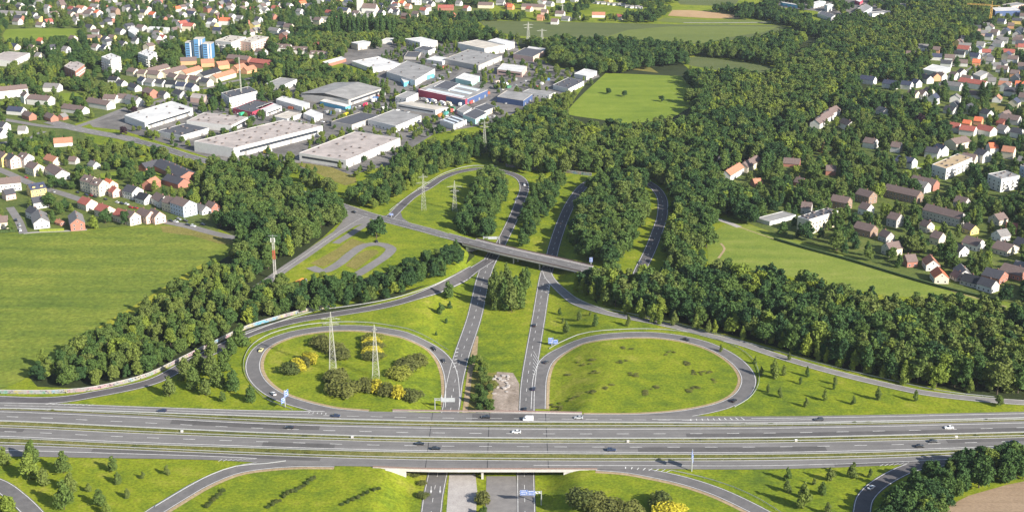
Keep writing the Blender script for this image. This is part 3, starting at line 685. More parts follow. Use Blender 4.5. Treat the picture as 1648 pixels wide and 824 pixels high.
def gable_house(cx, cy, L, D, ang, he, hr, rk, wk, detail, dorm=0, name='house'):
    e = empty(name, cx, cy, 0, ang)
    m = MB(); l, d = L / 2, D / 2
    m.quad((-l, -d, -.3), (l, -d, -.3), (l, -d, he), (-l, -d, he)); m.quad((l, d, -.3), (-l, d, -.3), (-l, d, he), (l, d, he))
    m.poly([(l, -d, -.3), (l, d, -.3), (l, d, he), (l, 0, he + hr), (l, -d, he)]); m.poly([(-l, d, -.3), (-l, -d, -.3), (-l, -d, he), (-l, 0, he + hr), (-l, d, he)])
    m.build('wall', WM[wk], e)
    m = MB(); ov, g, t = .35, .22, .20; s = hr / d
    for sg in (-1, 1):
        a = (-l - g, sg * (d + ov), he - ov * s + .05); b = (l + g, sg * (d + ov), he - ov * s + .05); c2 = (l + g, 0, he + hr + .05); dd = (-l - g, 0, he + hr + .05)
        up = lambda q: (q[0], q[1], q[2] + t)
        top = [up(a), up(b), up(c2), up(dd)]; bot = [dd, c2, b, a]
        if sg > 0: top = top[::-1]; bot = bot[::-1]
        m.poly(top); m.poly(bot)
        m.poly([a, b, up(b), up(a)] if sg < 0 else [b, a, up(a), up(b)])
        m.poly([b, c2, up(c2), up(b)] if sg < 0 else [c2, b, up(b), up(c2)]); m.poly([dd, a, up(a), up(dd)] if sg < 0 else [a, dd, up(dd), up(a)])
    rf = m.build('roof', RM[rk], e)
    if detail >= 1:
        for q in range(1 if L < 18 else int(L / 10)):
            cxx = (-.3 + .6 * GR.random()) * L if L < 18 else -l + L * (q + .5) / int(L / 10); m = MB()
            m.box(cxx - .35, cxx + .35, .25, .95, he + hr - 1.0, he + hr + .95); m.build('chimney', M_CHIM, rf)
        for q in range(dorm):
            x = -l + L * (q + .5) / dorm; m = MB(); y0 = -d * .78; zb = he + hr * .22
            m.box(x - 1.0, x + 1.0, y0, -d * .2, zb - .4, zb + hr * .42, 0); m.box(x - 1.2, x + 1.2, y0 - .25, -d * .15, zb + hr * .42 + .005, zb + hr * .42 + .2, 1)
            dm = m.build('dormer', [WM['w'] if wk != 'y' else WM['y'], RM[rk]], e)
    if detail >= 2:
        fl = max(1, int(he / 2.6))
        for side in (-1, 1):
            k = max(2, int(L / 2.9))
            for f in range(fl):
                for q in range(k): add_window(e, -l + L * (q + .5) / k, side * (d + .03), 1.5 + f * 2.75, 0 if side < 0 else math.pi)
        for side in (-1, 1):
            k = max(2, int(D / 3.4))
            for f in range(fl):
                for q in range(k): add_window(e, side * (l + .03), -d + D * (q + .5) / k, 1.5 + f * 2.75, side * math.pi / 2)
            if hr > 2.4: add_window(e, side * (l + .03), 0, he + hr * .38, side * math.pi / 2, .95, 1.1)
    protect(cx, cy, L, D, ang, he + hr)
    return e
WK = {'w': 1, 'c': 1, 'y': 1}
def lab(e, wk, rk, where, extra="", form="house", cat="house", group=None):
    base = f"{WALLC[wk][0]} {form} with {ROOFC[rk][0]} roof{extra}"
    HOUSES.append([e, base, where, cat, group])
def houses(where, group, data, det=0, form="house", ang=None, L=None, D=9.5, he=4.2, hr=3.6):
    """each row: x1 y1 x2 y2 (ridge ends in the photograph) roof wall [eave height] [depth] [dormers]"""
    for row in data.strip().split('\n'):
        for it in row.split(';'):
            t = it.split()
            if not t: continue
            x1, y1, x2, y2 = map(float, t[:4]); rk, wk = t[4][0], t[4][1]
            h = float(t[5]) if len(t) > 5 else he; dd = float(t[6]) if len(t) > 6 else D; dm = int(t[7]) if len(t) > 7 else 0
            rr = min(hr, dd * .42)
            a = W0(x1, y1, h + rr); b = W0(x2, y2, h + rr); cxy = (a + b) / 2
            if ang is None: an = math.atan2(b[1] - a[1], b[0] - a[0]); ln = max(7.5, float(np.linalg.norm(b - a)))
            else:
                s = S(cxy[0], cxy[1]); an = math.radians(ang + GR.uniform(-9, 9)); w = abs(x2 - x1) / s
                if w > 17: an = math.radians(-8 + GR.uniform(-8, 8))
                ln = max(8.5, w * (1.12 if w < 17 else 1.0))
            e = gable_house(float(cxy[0]), float(cxy[1]), min(ln, 75), dd, an, h, rr, rk, wk, det, dm)
            lab(e, wk, rk, where, " and dormers" if dm else "", form, "house", group)

# --- the village between the crop field and the industrial estate
houses("on the far side of the village street", "village houses", """
-8 240 10 247 by 8; 14 246 24 250 dp 8; 34 245 46 248 bw 8 10 1; 48 259 62 264 bc 6.5 10; 82 263 100 274 bw 5 12
136 281 152 285 bc 9 10 1; 152 287 166 290 bc 9 10 1; 171 287 181 291 oc 5 9; 181 299 188 302 rp 4.5 8; 205 297 221 301 dw 6 11
225 309 240 313 kw 4 10; 252 309 265 316 bw 5 10; 268 315 282 319 bc 7 10; 284 316 305 323 bl 8.5 12; 318 327 332 332 gw 3 8; 336 323 347 327 bk 3.5 8
""", 2)
houses("on the near side of the village street", "village houses", """
133 316 147 321 rc 5 10; 160 327 176 332 rc 5 10; 190 335 205 340 rc 5 10; 207 338 217 342 bc 6 9
48 331 60 336 dw 5 8; 50 318 75 314 dw 5 9; 45 297 70 293 uy 6 10 2; -10 288 32 284 bw 6.5 12
5 306 21 303 dp 4.5 8; -10 349 12 347 bc 5 9
""", 2)
houses("at the edge of the crop field", "village houses", """
226 334 243 340 bp 5.5 9; 244 335 257 341 bp 5.5 9; 61 337 66 351 gw 4.5 11; 120 339 124 352 gk 5.5 10; 93 353 99 355 tk 2 4
""", 2)
houses("among the trees above the village", "village houses", """
76 248 92 253 tc 4 9; 86 223 116 221 tw 3.5 10; 236 291 250 284 tk 4.5 9; 258 256 304 276 dk 4 17; 228 263 252 257 dk 3.5 10; 270 280 296 288 dk 4 12; 112 252 124 253 bg 3 7; 32 203 40 203 gw 4 8; 146 258 155 261 gw 3 7
""", 1)
houses("west of the school lawns", "houses by the western streets", """
-8 141 42 136 bw 8 12; 72 134 96 135 gw 5 11; 48 152 82 155 bw 6 12; 38 147 44 150 bw 8 8; 14 171 38 173 uw 4 9; 40 178 52 182 bk 4 8; 76 181 87 185 bk 3.5 8
103 167 137 172 bw 4 10; 143 157 178 163 bw 5 11; 168 152 188 153 bw 5 10; 190 151 205 152 bw 5 10; 206 152 224 157 gw 6 9; -6 195 10 197 dw 5 10; 97 184 104 182 gk 3 7; -8 205 6 208 dw 5 9
""", 1)
houses("in the front row below the blue tower", "terraced houses below the tower block", """
208 109 220 111 bc 5 10; 224 112 236 113 bc 5 10; 240 113 258 115 bc 5 10; 273 117 286 120 bc 5 10; 289 120 303 122 bc 5 10; 306 121 321 124 bc 5 10; 325 125 338 127 dc 5 10
""", 1)
houses("in the white group below the terraces", "white houses below the terraces", """
226 123 234 126 uw 4 9; 237 126 249 128 gw 4 9; 251 127 265 129 dw 4 9; 269 129 284 130 kw 4 9; 285 132 299 133 uw 4 9; 303 133 314 136 uw 4 9; 283 143 295 147 dw 4 9; 234 141 247 144 bk 6 10; 258 146 268 148 dg 4 8; 210 133 222 137 dw 4 8; 190 128 200 130 dw 3 8; 176 123 190 124 kw 3 8
""", 1)
houses("in the long terraces below the blue tower", "long terraces below the tower block", """
236 111 268 103 bc 5 10; 262 114 296 105 bc 5 10; 293 114 320 106 tc 5 10; 322 117 350 109 kg 4 10; 342 121 374 112 tc 5 10; 290 93 316 92 bo 5 11; 323 96 344 95 to 5 11; 348 100 366 98 to 5 11; 368 88 402 91 bk 6 11; 405 94 438 98 rk 6 11; 376 106 392 102 to 5 10; 392 109 408 105 to 4 9
""", 1)
houses("at the far end of the western suburb", "houses of the western suburb", """
27 4 36 6 gw; 47 8 54 9 gw; -5 18 46 18 gw 3 10; 50 20 60 21 dw; 73 10 78 10 gw 9 6; 110 10 121 11 rw; 123 9 138 10 tc 5 11; 142 11 150 13 rw; 154 16 161 17 ow 8 11; 180 12 190 14 bn 8; 182 4 200 5 gc; 60 61 73 62 oc; 16 70 30 71 uc; 112 57 122 58 bc; 141 56 163 57 by 5
175 56 186 57 by; 185 46 200 46 dw; 150 70 158 72 bw; 165 72 172 73 uw; 190 65 204 68 dw; 102 74 110 76 gw; 60 84 66 86 gc; 208 14 220 15 dc; 226 15 236 17 dc; 240 19 252 20 ow; 208 24 230 25 gw; 288 19 298 20 gw; 302 18 316 19 uw; 320 22 334 23 gw; 340 16 350 17 gc 5
381 25 392 26 gw; 370 22 376 23 gw; 258 56 266 57 rw; 250 57 256 58 gw; 270 58 281 59 gw; 248 49 258 50 by; 300 5 308 6 gw; 360 0 372 1 uw; 403 11 412 12 rc; 376 1 384 2 gw; 390 2 397 3 bw; 226 58 240 60 dw; 214 60 222 62 dw; 165 58 174 59 dw; 132 34 140 35 bw; 118 30 126 31 gw
""", 0, ang=-33)
houses("beside the tower block among trees", "houses of the western suburb", "354 29 374 29 ow 6 14; 296 37 312 38 rc 7 14", 0, ang=-20)
houses("in the villa row before the poplars", "villas before the poplars", "442 71 468 72 bw 5 11 3; 470 75 495 76 bw 5 11 3; 500 82 526 83 bw 5 11 3", 1)
houses("behind the tall poplar row", "houses behind the poplars", """
438 9 450 10 rw; 430 22 444 23 bk; 478 14 487 15 gw 6; 463 5 468 6 gw 5; 524 16 535 17 rw; 544 12 562 13 uc 5 11; 498 28 528 27 gw 3 10; 586 7 597 8 bw; 600 10 607 11 bp; 608 5 618 6 uw; 432 44 452 46 gw; 506 68 522 69 rw; 412 78 428 80 bw; 621 13 630 14 dw; 634 15 643 16 dw
644 1 652 2 oc; 654 6 660 7 tp; 647 21 658 22 bk; 705 8 730 9 rk 4 12; 723 20 731 21 ok 3; 747 9 756 10 rc; 770 4 794 4 bc 5 14; 815 5 824 6 rk; 664 18 676 19 bc; 610 16 618 17 dw; 556 5 564 6 gw; 620 0 634 1 dw; 690 2 698 3 dw; 735 1 742 2 gw; 800 0 812 1 gw; 412 14 418 15 gw; 424 12 430 13 gw; 412 27 419 28 dw
""", 0, ang=-33)
houses("beyond the far fields", "houses beyond the far fields", """
840 6 878 8 bc 5 12; 848 10 856 11 rc; 872 15 881 16 bp; 818 7 826 8 oo; 895 17 908 19 bw; 905 26 918 27 gw 3; 923 22 932 23 bg; 953 19 974 21 tw 4; 994 23 1000 24 rw; 888 30 898 31 bw; 880 2 890 3 gw; 1451 6 1456 7 gw; 868 24 872 25 to
""", 0, ang=-25)
houses("in the eastern suburb beyond the wood", "houses of the eastern suburb", """
1566 40 1578 42 dp; 1624 36 1631 38 bo; 1548 57 1558 59 dw; 1545 69 1562 70 gw; 1480 71 1494 72 gw; 1505 75 1511 76 bo; 1460 82 1474 83 bo; 1500 86 1515 87 uw; 1522 87 1536 89 bw; 1538 81 1552 83 kw; 1535 95 1556 97 bw; 1582 79 1594 80 rw; 1568 95 1576 96 oo; 1616 79 1632 80 rc; 1624 89 1638 91 bw
1584 36 1592 38 gc; 1636 130 1650 132 oc; 1606 105 1622 107 bw; 1592 124 1602 126 gw; 1610 125 1622 128 gc; 1640 70 1650 72 rc; 1600 100 1610 102 gw; 1628 112 1640 114 bo; 1580 48 1590 50 gp; 1640 100 1650 102 bw; 1612 60 1622 61 gw; 1636 56 1646 58 bc; 1590 92 1599 94 gw
""", 0, ang=-25)
houses("in the gabled row on the eastern street", "gabled row on the eastern street", """
1386 121 1409 124 uw 5 9; 1423 128 1446 131 uw 5 9; 1452 130 1468 132 uw 5 9; 1471 127 1480 129 uw 5 9; 1485 119 1498 123 dw 5 9; 1503 117 1509 119 bo 5 9; 1511 116 1521 118 bw 5 9; 1531 115 1541 117 bw 5 9; 1546 110 1552 112 bw 5 9; 1546 125 1588 131 rw 6 12; 1526 131 1548 134 gw 5 9
1464 144 1478 147 bc 4 8; 1480 145 1490 147 bw 4 8; 1491 140 1500 143 bc 4 8; 1522 170 1538 173 dw 4 8; 1582 175 1595 178 dw 5 9; 1553 193 1561 194 oo 3 7; 1571 188 1580 189 oo 4 8; 1524 196 1546 199 rw 5 11; 1547 201 1571 204 rw 5 11; 1576 200 1600 205 rw 5 11; 1612 183 1642 187 bw 5 11; 1608 191 1618 193 rk 3 8; 1608 200 1622 203 gw 4 9; 1630 205 1646 208 dw 5 9
""", 1)
houses("among the tall trees east of the wood", "houses among the eastern trees", """
1312 193 1325 186 bw 5 10; 1320 186 1335 178 bw 5 10; 1333 176 1346 170 bw 5 10; 1357 190 1371 196 bw 5 9; 1415 171 1427 175 gw 4 8; 1393 221 1411 224 bw 5 10; 1436 228 1451 230 bw 5 9; 1262 254 1288 256 bk 3 10; 1322 230 1330 233 to 4 8; 1284 285 1293 287 bk 3 8; 1330 266 1346 267 bk 4 9; 1446 250 1472 255 uw 5 12
1492 236 1513 239 dw 5 10; 1508 231 1522 235 uw 6 9; 1530 224 1554 219 bc 6 13; 1592 230 1604 230 ow 5 11; 1575 239 1590 243 dw 7 11; 1550 246 1572 249 bc 5 10; 1470 282 1508 290 bk 5 10; 1476 290 1494 294 gw 5 10; 1168 275 1190 262 tw 5 9; 1196 262 1218 250 bc 5 9; 1213 288 1223 287 tk 3 7; 1158 252 1170 254 gc 2 6; 1252 193 1262 194 dw 3 7
""", 1)
houses("around the cream apartment block by the pasture", "houses by the pasture", """
1428 296 1482 308 bn 6 10; 1341 313 1368 318 bn 6 10; 1384 303 1406 309 bn 6 10; 1388 325 1402 329 bw 5 9; 1380 356 1408 363 bn 5 10; 1434 341 1450 345 bg 6 10; 1426 391 1447 388 bc 5 9; 1294 325 1304 326 bg 5 8; 1421 369 1434 374 bg 4 8; 1492 328 1551 343 bg 6.5 10; 1487 353 1498 357 bc 4.5 8; 1503 371 1518 375 bc 5 9
1556 379 1581 386 bw 4 11; 1540 391 1553 396 dw 4 9; 1606 387 1632 394 bc 3.5 15; 1600 345 1615 342 bc 4 10; 1556 358 1570 363 by 3.5 8; 1620 358 1638 360 rk 4 9; 1604 371 1620 368 gw 4 9; 1540 315 1558 319 bg 6 9; 1638 381 1655 386 dg 4 9
""", 2)
houses("along the hedge of the pasture", "houses by the pasture", """
1457 410 1472 409 bk 4 9; 1496 409 1503 419 tw 4 9; 1509 429 1517 439 oc 4 9; 1546 424 1555 435 gw 4 9; 1552 439 1580 446 kg 3 10; 1580 445 1603 452 dw 4 9; 1588 430 1617 437 dk 4 13; 1617 423 1652 432 bk 3.5 14; 1636 419 1652 423 gg 3 8; 1537 434 1548 440 bg 2.5 7
""", 2)

# --- halls and other large flat buildings: roof corners in the photograph (left, near, right)
M_RFP = paint('pinkish bitumen roof', (0.40, 0.345, 0.315), .30, .09); M_RFW = paint('white roof sheet', (0.58, 0.57, 0.555), .25, .09)
M_RFG = paint('grey roof sheet', (0.27, 0.26, 0.25), .30, .09); M_RFD = paint('dark roof felt', (0.075, 0.075, 0.085), .2, .2)
M_RFT = paint('tan gravel roof', (0.42, 0.31, 0.18), .15, .3); M_RFC = paint('cream roof', (0.50, 0.45, 0.38), .25, .09)
HW = {'w': WM['w'], 'g': WM['g'], 'y': WM['c'], 'k': WM['k'], 'u': paint('blue cladding', (0.06, 0.10, 0.22), .1, .3), 't': paint('turquoise cladding', (0.36, 0.60, 0.54), .1, .3),
      'r': paint('red cladding', (0.40, 0.05, 0.09), .1, .3), 'l': WM['l'], 'c': paint('cyan cladding', (0.12, 0.42, 0.60), .1, .3), 'p': WM['p']}
HRM = {'p': M_RFP, 'w': M_RFW, 'g': M_RFG, 'd': M_RFD, 't': M_RFT, 'c': M_RFC}
M_VENT = paint('roof vent', (0.16, 0.13, 0.12), .3, .8); M_SKY = paint('roof light', (0.62, 0.66, 0.68), .1, .8, .3)
def hall(label, a, b, c, h, rf, wk, cat="warehouse", vents=0, lights=0, band=None, wins=0, para=.5, ridge=0.0, name='warehouse', grp=None):
    A, B, C = (W0(*q, h) for q in (a, b, c)); Dd = A + C - B; ctr = (A + C) / 2
    e = empty(name, float(ctr[0]), float(ctr[1]), 0); tag(e, label, cat, grp)
    pts = [tuple(q - ctr) for q in (A, B, C, Dd)]
    ar = sum(pts[i][0] * pts[(i + 1) % 4][1] - pts[(i + 1) % 4][0] * pts[i][1] for i in range(4))
    if ar < 0: pts = [pts[0], pts[3], pts[2], pts[1]]
    U = (C - B); V = (A - B); lu, lv = np.linalg.norm(U), np.linalg.norm(V); U = U / lu; V = V / lv; o = B - ctr
    pt = lambda u, v, z=0: (o[0] + U[0] * u + V[0] * v, o[1] + U[1] * u + V[1] * v, z)
    def slab(m, u0, u1, v0, v1, z0, z1, mi=0):
        q = [pt(u0, v0), pt(u1, v0), pt(u1, v1), pt(u0, v1)]; q = [(x, y) for x, y, _ in q]
        if (q[1][0] - q[0][0]) * (q[2][1] - q[1][1]) - (q[1][1] - q[0][1]) * (q[2][0] - q[1][0]) < 0: q = q[::-1]
        m.prism(q, z0, z1, mi)
    m = MB(); m.prism(pts, -.3, h if ridge else h - .3); m.build('wall', HW[wk], e)
    m = MB()
    if ridge:
        g = .8
        for s0, s1 in ((-g, lv / 2), (lv + g, lv / 2)):
            q = [pt(-g, s0, h), pt(lu + g, s0, h), pt(lu + g, s1, h + ridge), pt(-g, s1, h + ridge)]
            nrm = Vector(q[1]).__sub__(Vector(q[0])).cross(Vector(q[2]) - Vector(q[0])); q = q if nrm.z > 0 else q[::-1]
            m.poly([(x, y, z + .25) for x, y, z in q]); m.poly([(x, y, z) for x, y, z in q[::-1]])
        r = m.build('roof', HRM[rf], e); m = MB()
        for u in (0.02, lu - .02): m.poly([pt(u, 0, h), pt(u, lv, h), pt(u, lv / 2, h + ridge)]); m.poly([pt(u, lv / 2, h + ridge), pt(u, lv, h), pt(u, 0, h)])
        m.build('gable', paint('slate gable', (0.15, 0.145, 0.145)), e)
    else:
        slab(m, 0.3, lu - .3, 0.3, lv - .3, h - .29, h - .1); r = m.build('roof', HRM[rf], e); m = MB(); t = .35
        slab(m, 0, lu, 0, t, h - .295, h + .15); slab(m, 0, lu, lv - t, lv, h - .295, h + .15); slab(m, 0, t, t, lv - t, h - .295, h + .15); slab(m, lu - t, lu, t, lv - t, h - .295, h + .15)
        m.build('parapet', M_RFW if wk in 'wyt' else (HW['r'] if wk == 'r' else M_RFC), e)
        q = random.Random(len(label) + int(lu))
        nu = max(1, int(round(math.sqrt(max(vents, 1) * lu / lv)))); nw = max(1, math.ceil(vents / nu))
        for i in range(nu):
            for j in range(nw):
                if not vents: break
                u, v = lu * (i + .5) / nu + q.uniform(-.3, .3) * lu / nu, lv * (j + .5) / nw + q.uniform(-.3, .3) * lv / nw; m = MB()
                w = q.uniform(.6, 1.2); slab(m, u - w, u + w, v - w, v + w, h - .12, h + q.uniform(.6, 1.1)); m.build('roof_vent', M_VENT, r)
        for i in range(lights):
            u = lu * (i + .5) / lights; m = MB(); slab(m, u - lu / lights * .22, u + lu / lights * .22, lv * .12, lv * .88, h - .12, h + .25); m.build('roof_light', M_SKY if rf != 'p2' else M_VENT, r)
    if band:
        for k in band:
            m = MB(); zb0, zb1 = h * .42, h * .68
            if k == 'R': slab(m, lu * .06, lu * .94, -.06, .05, zb0, zb1)
            if k == 'L': slab(m, -.06, .05, lv * .06, lv * .94, zb0, zb1)
            m.build('window_band', M_GLASS, e)
    for i in range(wins):
        for s, (n_, ln_) in enumerate(((U, lu), (V, lv))):
            if s == 1 and i >= max(1, int(lv / 5)): continue
            for f in range(max(1, int(h / 3.2))):
                t_ = ln_ * (i + .5) / (wins if s == 0 else max(1, min(wins, int(lv / 5)))); p_ = pt(t_, -.03) if s == 0 else pt(-.03, t_)
                o_ = add_window(e, p_[0], p_[1], 1.7 + f * 2.9, math.atan2(n_[1], n_[0]) + (0 if s == 0 else math.pi), 1.6, 1.4)
    for i, (q0, q1) in enumerate(((A, B), (B, C))): pass
    protect(float(ctr[0]), float(ctr[1]), float(lu), float(lv), math.atan2(U[1], U[0]), h)
    # doors: a roller gate on the right-hand face
    if lu > 18 and h > 4.5 and not wins:
        for i in range(2 if lu < 40 else 4):
            u = lu * (i + .5) / (2 if lu < 40 else 4); m = MB(); slab(m, u - 1.9, u + 1.9, -.08, .06, 0, min(3.8, h * .4)); m.build('roller_gate', M_RFG, e)
    return e
G1 = None
hall("longest white warehouse with pinkish flat roof and scattered vents", (312, 228), (376, 239), (519, 203), 9, 'p', 'w', vents=24, band='R')
hall("white warehouse with pinkish three part roof beside the dry meadow", (481.5, 246.5), (557, 258.5), (644, 222.5), 7, 'p', 'w', vents=14, band='L')
hall("white hall with window bands next to purple leaved trees", (200, 186), (233, 198), (310, 174), 7, 'w', 'w', vents=6, band='R')
hall("low hall with dark felt roof and white walls", (253, 211), (291, 219), (336, 206.5), 5, 'd', 'w', vents=5)
hall("low hall with pinkish roof behind the dark felt roof", (300, 195), (372, 203), (399, 189), 6, 'p', 'w', vents=12, band='R')
hall("large grey gabled hall with overhanging roof in the industrial estate", (485, 151), (561, 160.5), (613, 142.5), 7, 'g', 'g', ridge=3.5, band='R')
hall("long low white roofed hall in front of the grey gabled hall", (444, 160.5), (486, 172.5), (498, 166), 5, 'w', 'w')
hall("cyan fronted low hall along the grey gabled hall", (515, 163), (556, 172.5), (564, 169), 4, 'w', 'c')
hall("small pale hall between white roofed hall and longest warehouse", (412, 174), (428, 180), (453, 171), 5, 'w', 'w', band='R')
hall("square white hall by the yellow lorry", (488, 183), (506, 190), (519, 183), 5, 'w', 'w')
hall("cream hall with low roof just behind the longest warehouse", (440, 188), (462, 192), (486, 183), 4, 'c', 'w')
hall("grey ribbed roof hall with pale front pillars", (592, 193), (637, 203.5), (678, 186.5), 6, 'g', 'w', wins=8)
hall("dark curved looking roof hall left of the grey ribbed hall", (533, 196), (566, 201.5), (612, 186), 5, 'd', 'g')
hall("white two storey works building beside the red fronted depot", (636, 156), (654, 159), (673, 150), 7, 'g', 'w', wins=5)
hall("long low cream roofed row of garages in the lorry yard", (638, 167), (701, 177.5), (722, 173.5), 5, 'c', 'w', band='L')
hall("depot with grey roof, red parapet and dark blue front", (672, 145), (748, 161.5), (785, 145), 7, 'g', 'u', lights=3)
hall("long red canopy strip along the depot front", (673, 144.6), (749, 160.6), (752, 159.2), 7.6, 'w', 'r', name='canopy', cat='canopy')
hall("white block with solar panels on the depot roof", (698, 140), (722, 145), (740, 135), 8, 'd', 'w')
hall("turquoise walled hall with pale roof", (733, 126), (758, 131.5), (772, 123), 6, 'w', 't')
hall("white hall with three brown stripes on its roof", (737, 70), (780, 79), (812, 73), 9, 'c', 'w', lights=0)
hall("white roofed extension of the brown striped hall", (785, 66), (813, 72.5), (828, 68), 8, 'w', 'w')
hall("white hall with tall facade in front of the woodland strip", (651, 63), (676, 69), (704, 66), 8, 'w', 'w', wins=6)
hall("smaller white flat building before the tall facade hall", (668, 79), (689, 82.5), (701, 77.5), 6, 'd', 'w', wins=4)
hall("yellowish block standing before the poplars", (565, 69), (576, 71.5), (597, 68), 8, 'w', 'y')
hall("flat white annex between yellowish block and woodland", (612, 66), (630, 66.5), (640, 62), 4, 'w', 'w')
hall("low white school wing in the trees above the grey gabled hall", (428, 135), (455, 138), (478, 128), 6, 'g', 'w', wins=5)
hall("pale wide hall at the end of the meadow road", (800, 112), (840, 117), (848, 107), 6, 'w', 'p', band='L')
hall("grey flat hall with pink wall near the two distant pylons", (826, 87), (858, 92), (876, 82), 6, 'd', 'p')
hall("long white roof hall behind the pink walled hall", (846, 80), (874, 83.5), (879, 78.5), 5, 'w', 'w')
hall("L shaped white workshop with dark roof next to the meadow", (890, 137), (915, 143.5), (940, 131), 5, 'd', 'w', vents=6)
hall("low white hall at the far corner of the meadow", (924, 119), (944, 123), (961, 114.5), 5, 'w', 'w')
hall("long white building with row of dark windows by the meadow hedge", (841, 148), (884, 153.5), (894, 149), 4, 'g', 'w', wins=7)
hall("blue grey workshop at the hedge of the meadow", (800, 156), (842, 162.5), (857, 152), 6, 'g', 'u')
hall("yellow walled workshop with solar roof", (762, 174), (779, 180), (799, 172), 5, 'd', 'y', wins=3)
hall("pale green workshop with dark flat roof", (745, 185), (765, 192.5), (784, 182), 5, 'd', 't')
hall("small white workshop with three roof stripes at the yard end", (708, 194), (730, 201.5), (751, 193), 5, 'd', 'w', lights=3)
hall("white garage block beside the yellow walled workshop", (735, 177), (746, 183), (760, 174), 4, 'g', 'w')
hall("long pale hall with brown brick end in the trees", (519, 100), (526, 103.5), (557, 94.5), 4, 'w', 'k')
hall("white roofed workshop row behind the wooded strip", (566, 99), (600, 111), (645, 103), 5, 'w', 'w', vents=4)
hall("grey roofed works hall with white gable block", (622, 116), (668, 130), (700, 111), 7, 'g', 'w', vents=4)
hall("low white hall with blue side before the works hall", (644, 125), (650, 133), (699, 118), 5, 'w', 'c')
hall("broad grey flat hall below the brown striped hall", (715, 95), (770, 106), (808, 90), 6, 'g', 'g', vents=8)
hall("pale flat hall next to the broad grey hall", (686, 96), (712, 100), (726, 94), 4, 'w', 'w')
hall("low hall with purple grey roof in the car park", (650, 92), (672, 93), (678, 84), 3, 'd', 'g')
hall("flat roof garage row beside the cream apartment block", (1218, 351), (1239, 357), (1281, 346), 3, 'g', 'w')
hall("blue office hall at the far suburb edge", (1596, 13), (1602, 18), (1642, 17), 8, 'w', 'u', cat='hall')
hall("grey brown hall behind the blue office hall", (1612, 8), (1626, 11), (1652, 7), 7, 'g', 'p')
hall("long white hall at the motorway retail park", (1400, 20), (1404, 23), (1434, 20), 6, 'g', 'w')
hall("teal and white retail hall at the top edge", (1256, 3), (1260, 5), (1284, 9), 5, 'w', 'c')
hall("white retail hall in the middle of the park", (1302, 6), (1310, 8), (1329, 3), 6, 'w', 'w')
hall("white office cube of the retail park", (1327, 8), (1332, 10), (1341, 8), 9, 'w', 'w', wins=3)
hall("dark roofed white hall before the retail park", (1316, 22), (1338, 29), (1344, 25), 5, 'd', 'w')
hall("grey blue retail hall at the wood edge", (1380, 14), (1390, 20), (1404, 12), 6, 'g', 'l')
hall("red roofed sales hall at the top edge", (1376, 1), (1384, 4), (1389, 1), 5, 'w', 'r')
hall("white flat building with terraces in the eastern suburb", (1485, 112), (1514, 117.5), (1530, 109), 5, 'w', 'w')
hall("teal grey flat hall beside the eastern street", (1566, 120), (1578, 124), (1591, 117), 5, 'g', 'g')
hall("white flat roofed school block in the western suburb", (206, 50), (217, 57), (223, 48), 7, 'w', 'w', cat='school')
hall("long red roofed barrack hall beside the sports lawn", (-20, 96), (20, 99), (48, 86), 7, 'p', 'w')
hall("long white flat school wing behind the orange gabled villa", (330, 39), (352, 40.5), (356, 37), 5, 'w', 'w', cat='school')
hall("second white flat wing in the western suburb", (236, 47), (268, 49), (273, 45), 5, 'w', 'w', cat='school')
hall("pink half demolished house by the office slab", (306, 157), (328, 160), (332, 153), 5, 'p', 'p', cat='house')

# --- blocks of flats
def flats(label, a, b, c, h, wk, cols, rf='g', balcony=None, cat="apartment block", mat=None):
    e = hall(label, a, b, c, h, rf, wk, cat, vents=6, wins=cols, name='apartment_block')
    A, B, C = (W0(*q, h) for q in (a, b, c)); ctr = (A + C) / 2
    if balcony:
        for side in balcony:
            q0, q1 = (B, C) if side == 'R' else (B, A); t = q1 - q0; ln = np.linalg.norm(t); t = t / ln; n = np.array((t[1], -t[0]))
            if np.dot(n, (B - ctr)) < 0: n = -n
            k = max(2, int(ln / 7))
            for f in range(1, int(h / 2.9)):
                for i in range(k):
                    m = MB(); u = ln * (i + .5) / k; ps = [q0 - ctr + t * (u - 2.1) + n * .03, q0 - ctr + t * (u + 2.1) + n * .03, q0 - ctr + t * (u + 2.1) + n * 1.5, q0 - ctr + t * (u - 2.1) + n * 1.5]
                    if (ps[1][0] - ps[0][0]) * (ps[2][1] - ps[1][1]) - (ps[1][1] - ps[0][1]) * (ps[2][0] - ps[1][0]) < 0: ps = ps[::-1]
                    m.prism([tuple(p) for p in ps], f * 2.9 - .1, f * 2.9 + .95); m.build('balcony', WM['w'], e)
    return e
flats("four storey cream apartment block at the corner of the pasture", (1283.5, 349), (1302, 354), (1349, 339.5), 11.5, 'y', 9, 'd')
flats("white three storey flats with tan gravel roof", (1500, 265), (1523, 272), (1565, 254), 9.5, 'w', 4, 't', 'R')
flats("white flats with antennas on the roof and stacked balconies", (1590, 280), (1612, 288.5), (1641, 283), 11, 'w', 4, 'g', 'R')
flats("pale blue flats cut by the picture edge", (1642, 266), (1652, 270), (1680, 262), 11, 'l', 3)
flats("white office slab with mast and window bands", (356, 150), (369, 158), (414, 147), 11, 'w', 8, 'd', cat="office building")
flats("low office with dark roof and red fascia", (375, 175), (406, 181), (440, 167), 5, 'r', 6, 'd', cat="office building")
flats("red brick flats with brown stepped roof in the western trees", (103, 107), (121, 115), (136, 104), 10, 'k', 4, 'p', 'R')
flats("white terraced flats with red brown base beyond the brick flats", (163, 92), (178, 98), (194, 92), 17, 'w', 4, 'w', 'RL')
flats("second white terraced flats nearer the blue tower", (222, 86), (238, 92), (252, 85), 13, 'w', 4, 'w', 'RL')
flats("stepped white terrace flats right of the blue tower", (346, 66), (372, 69), (396, 60), 14, 'w', 7, 'c', 'RL')
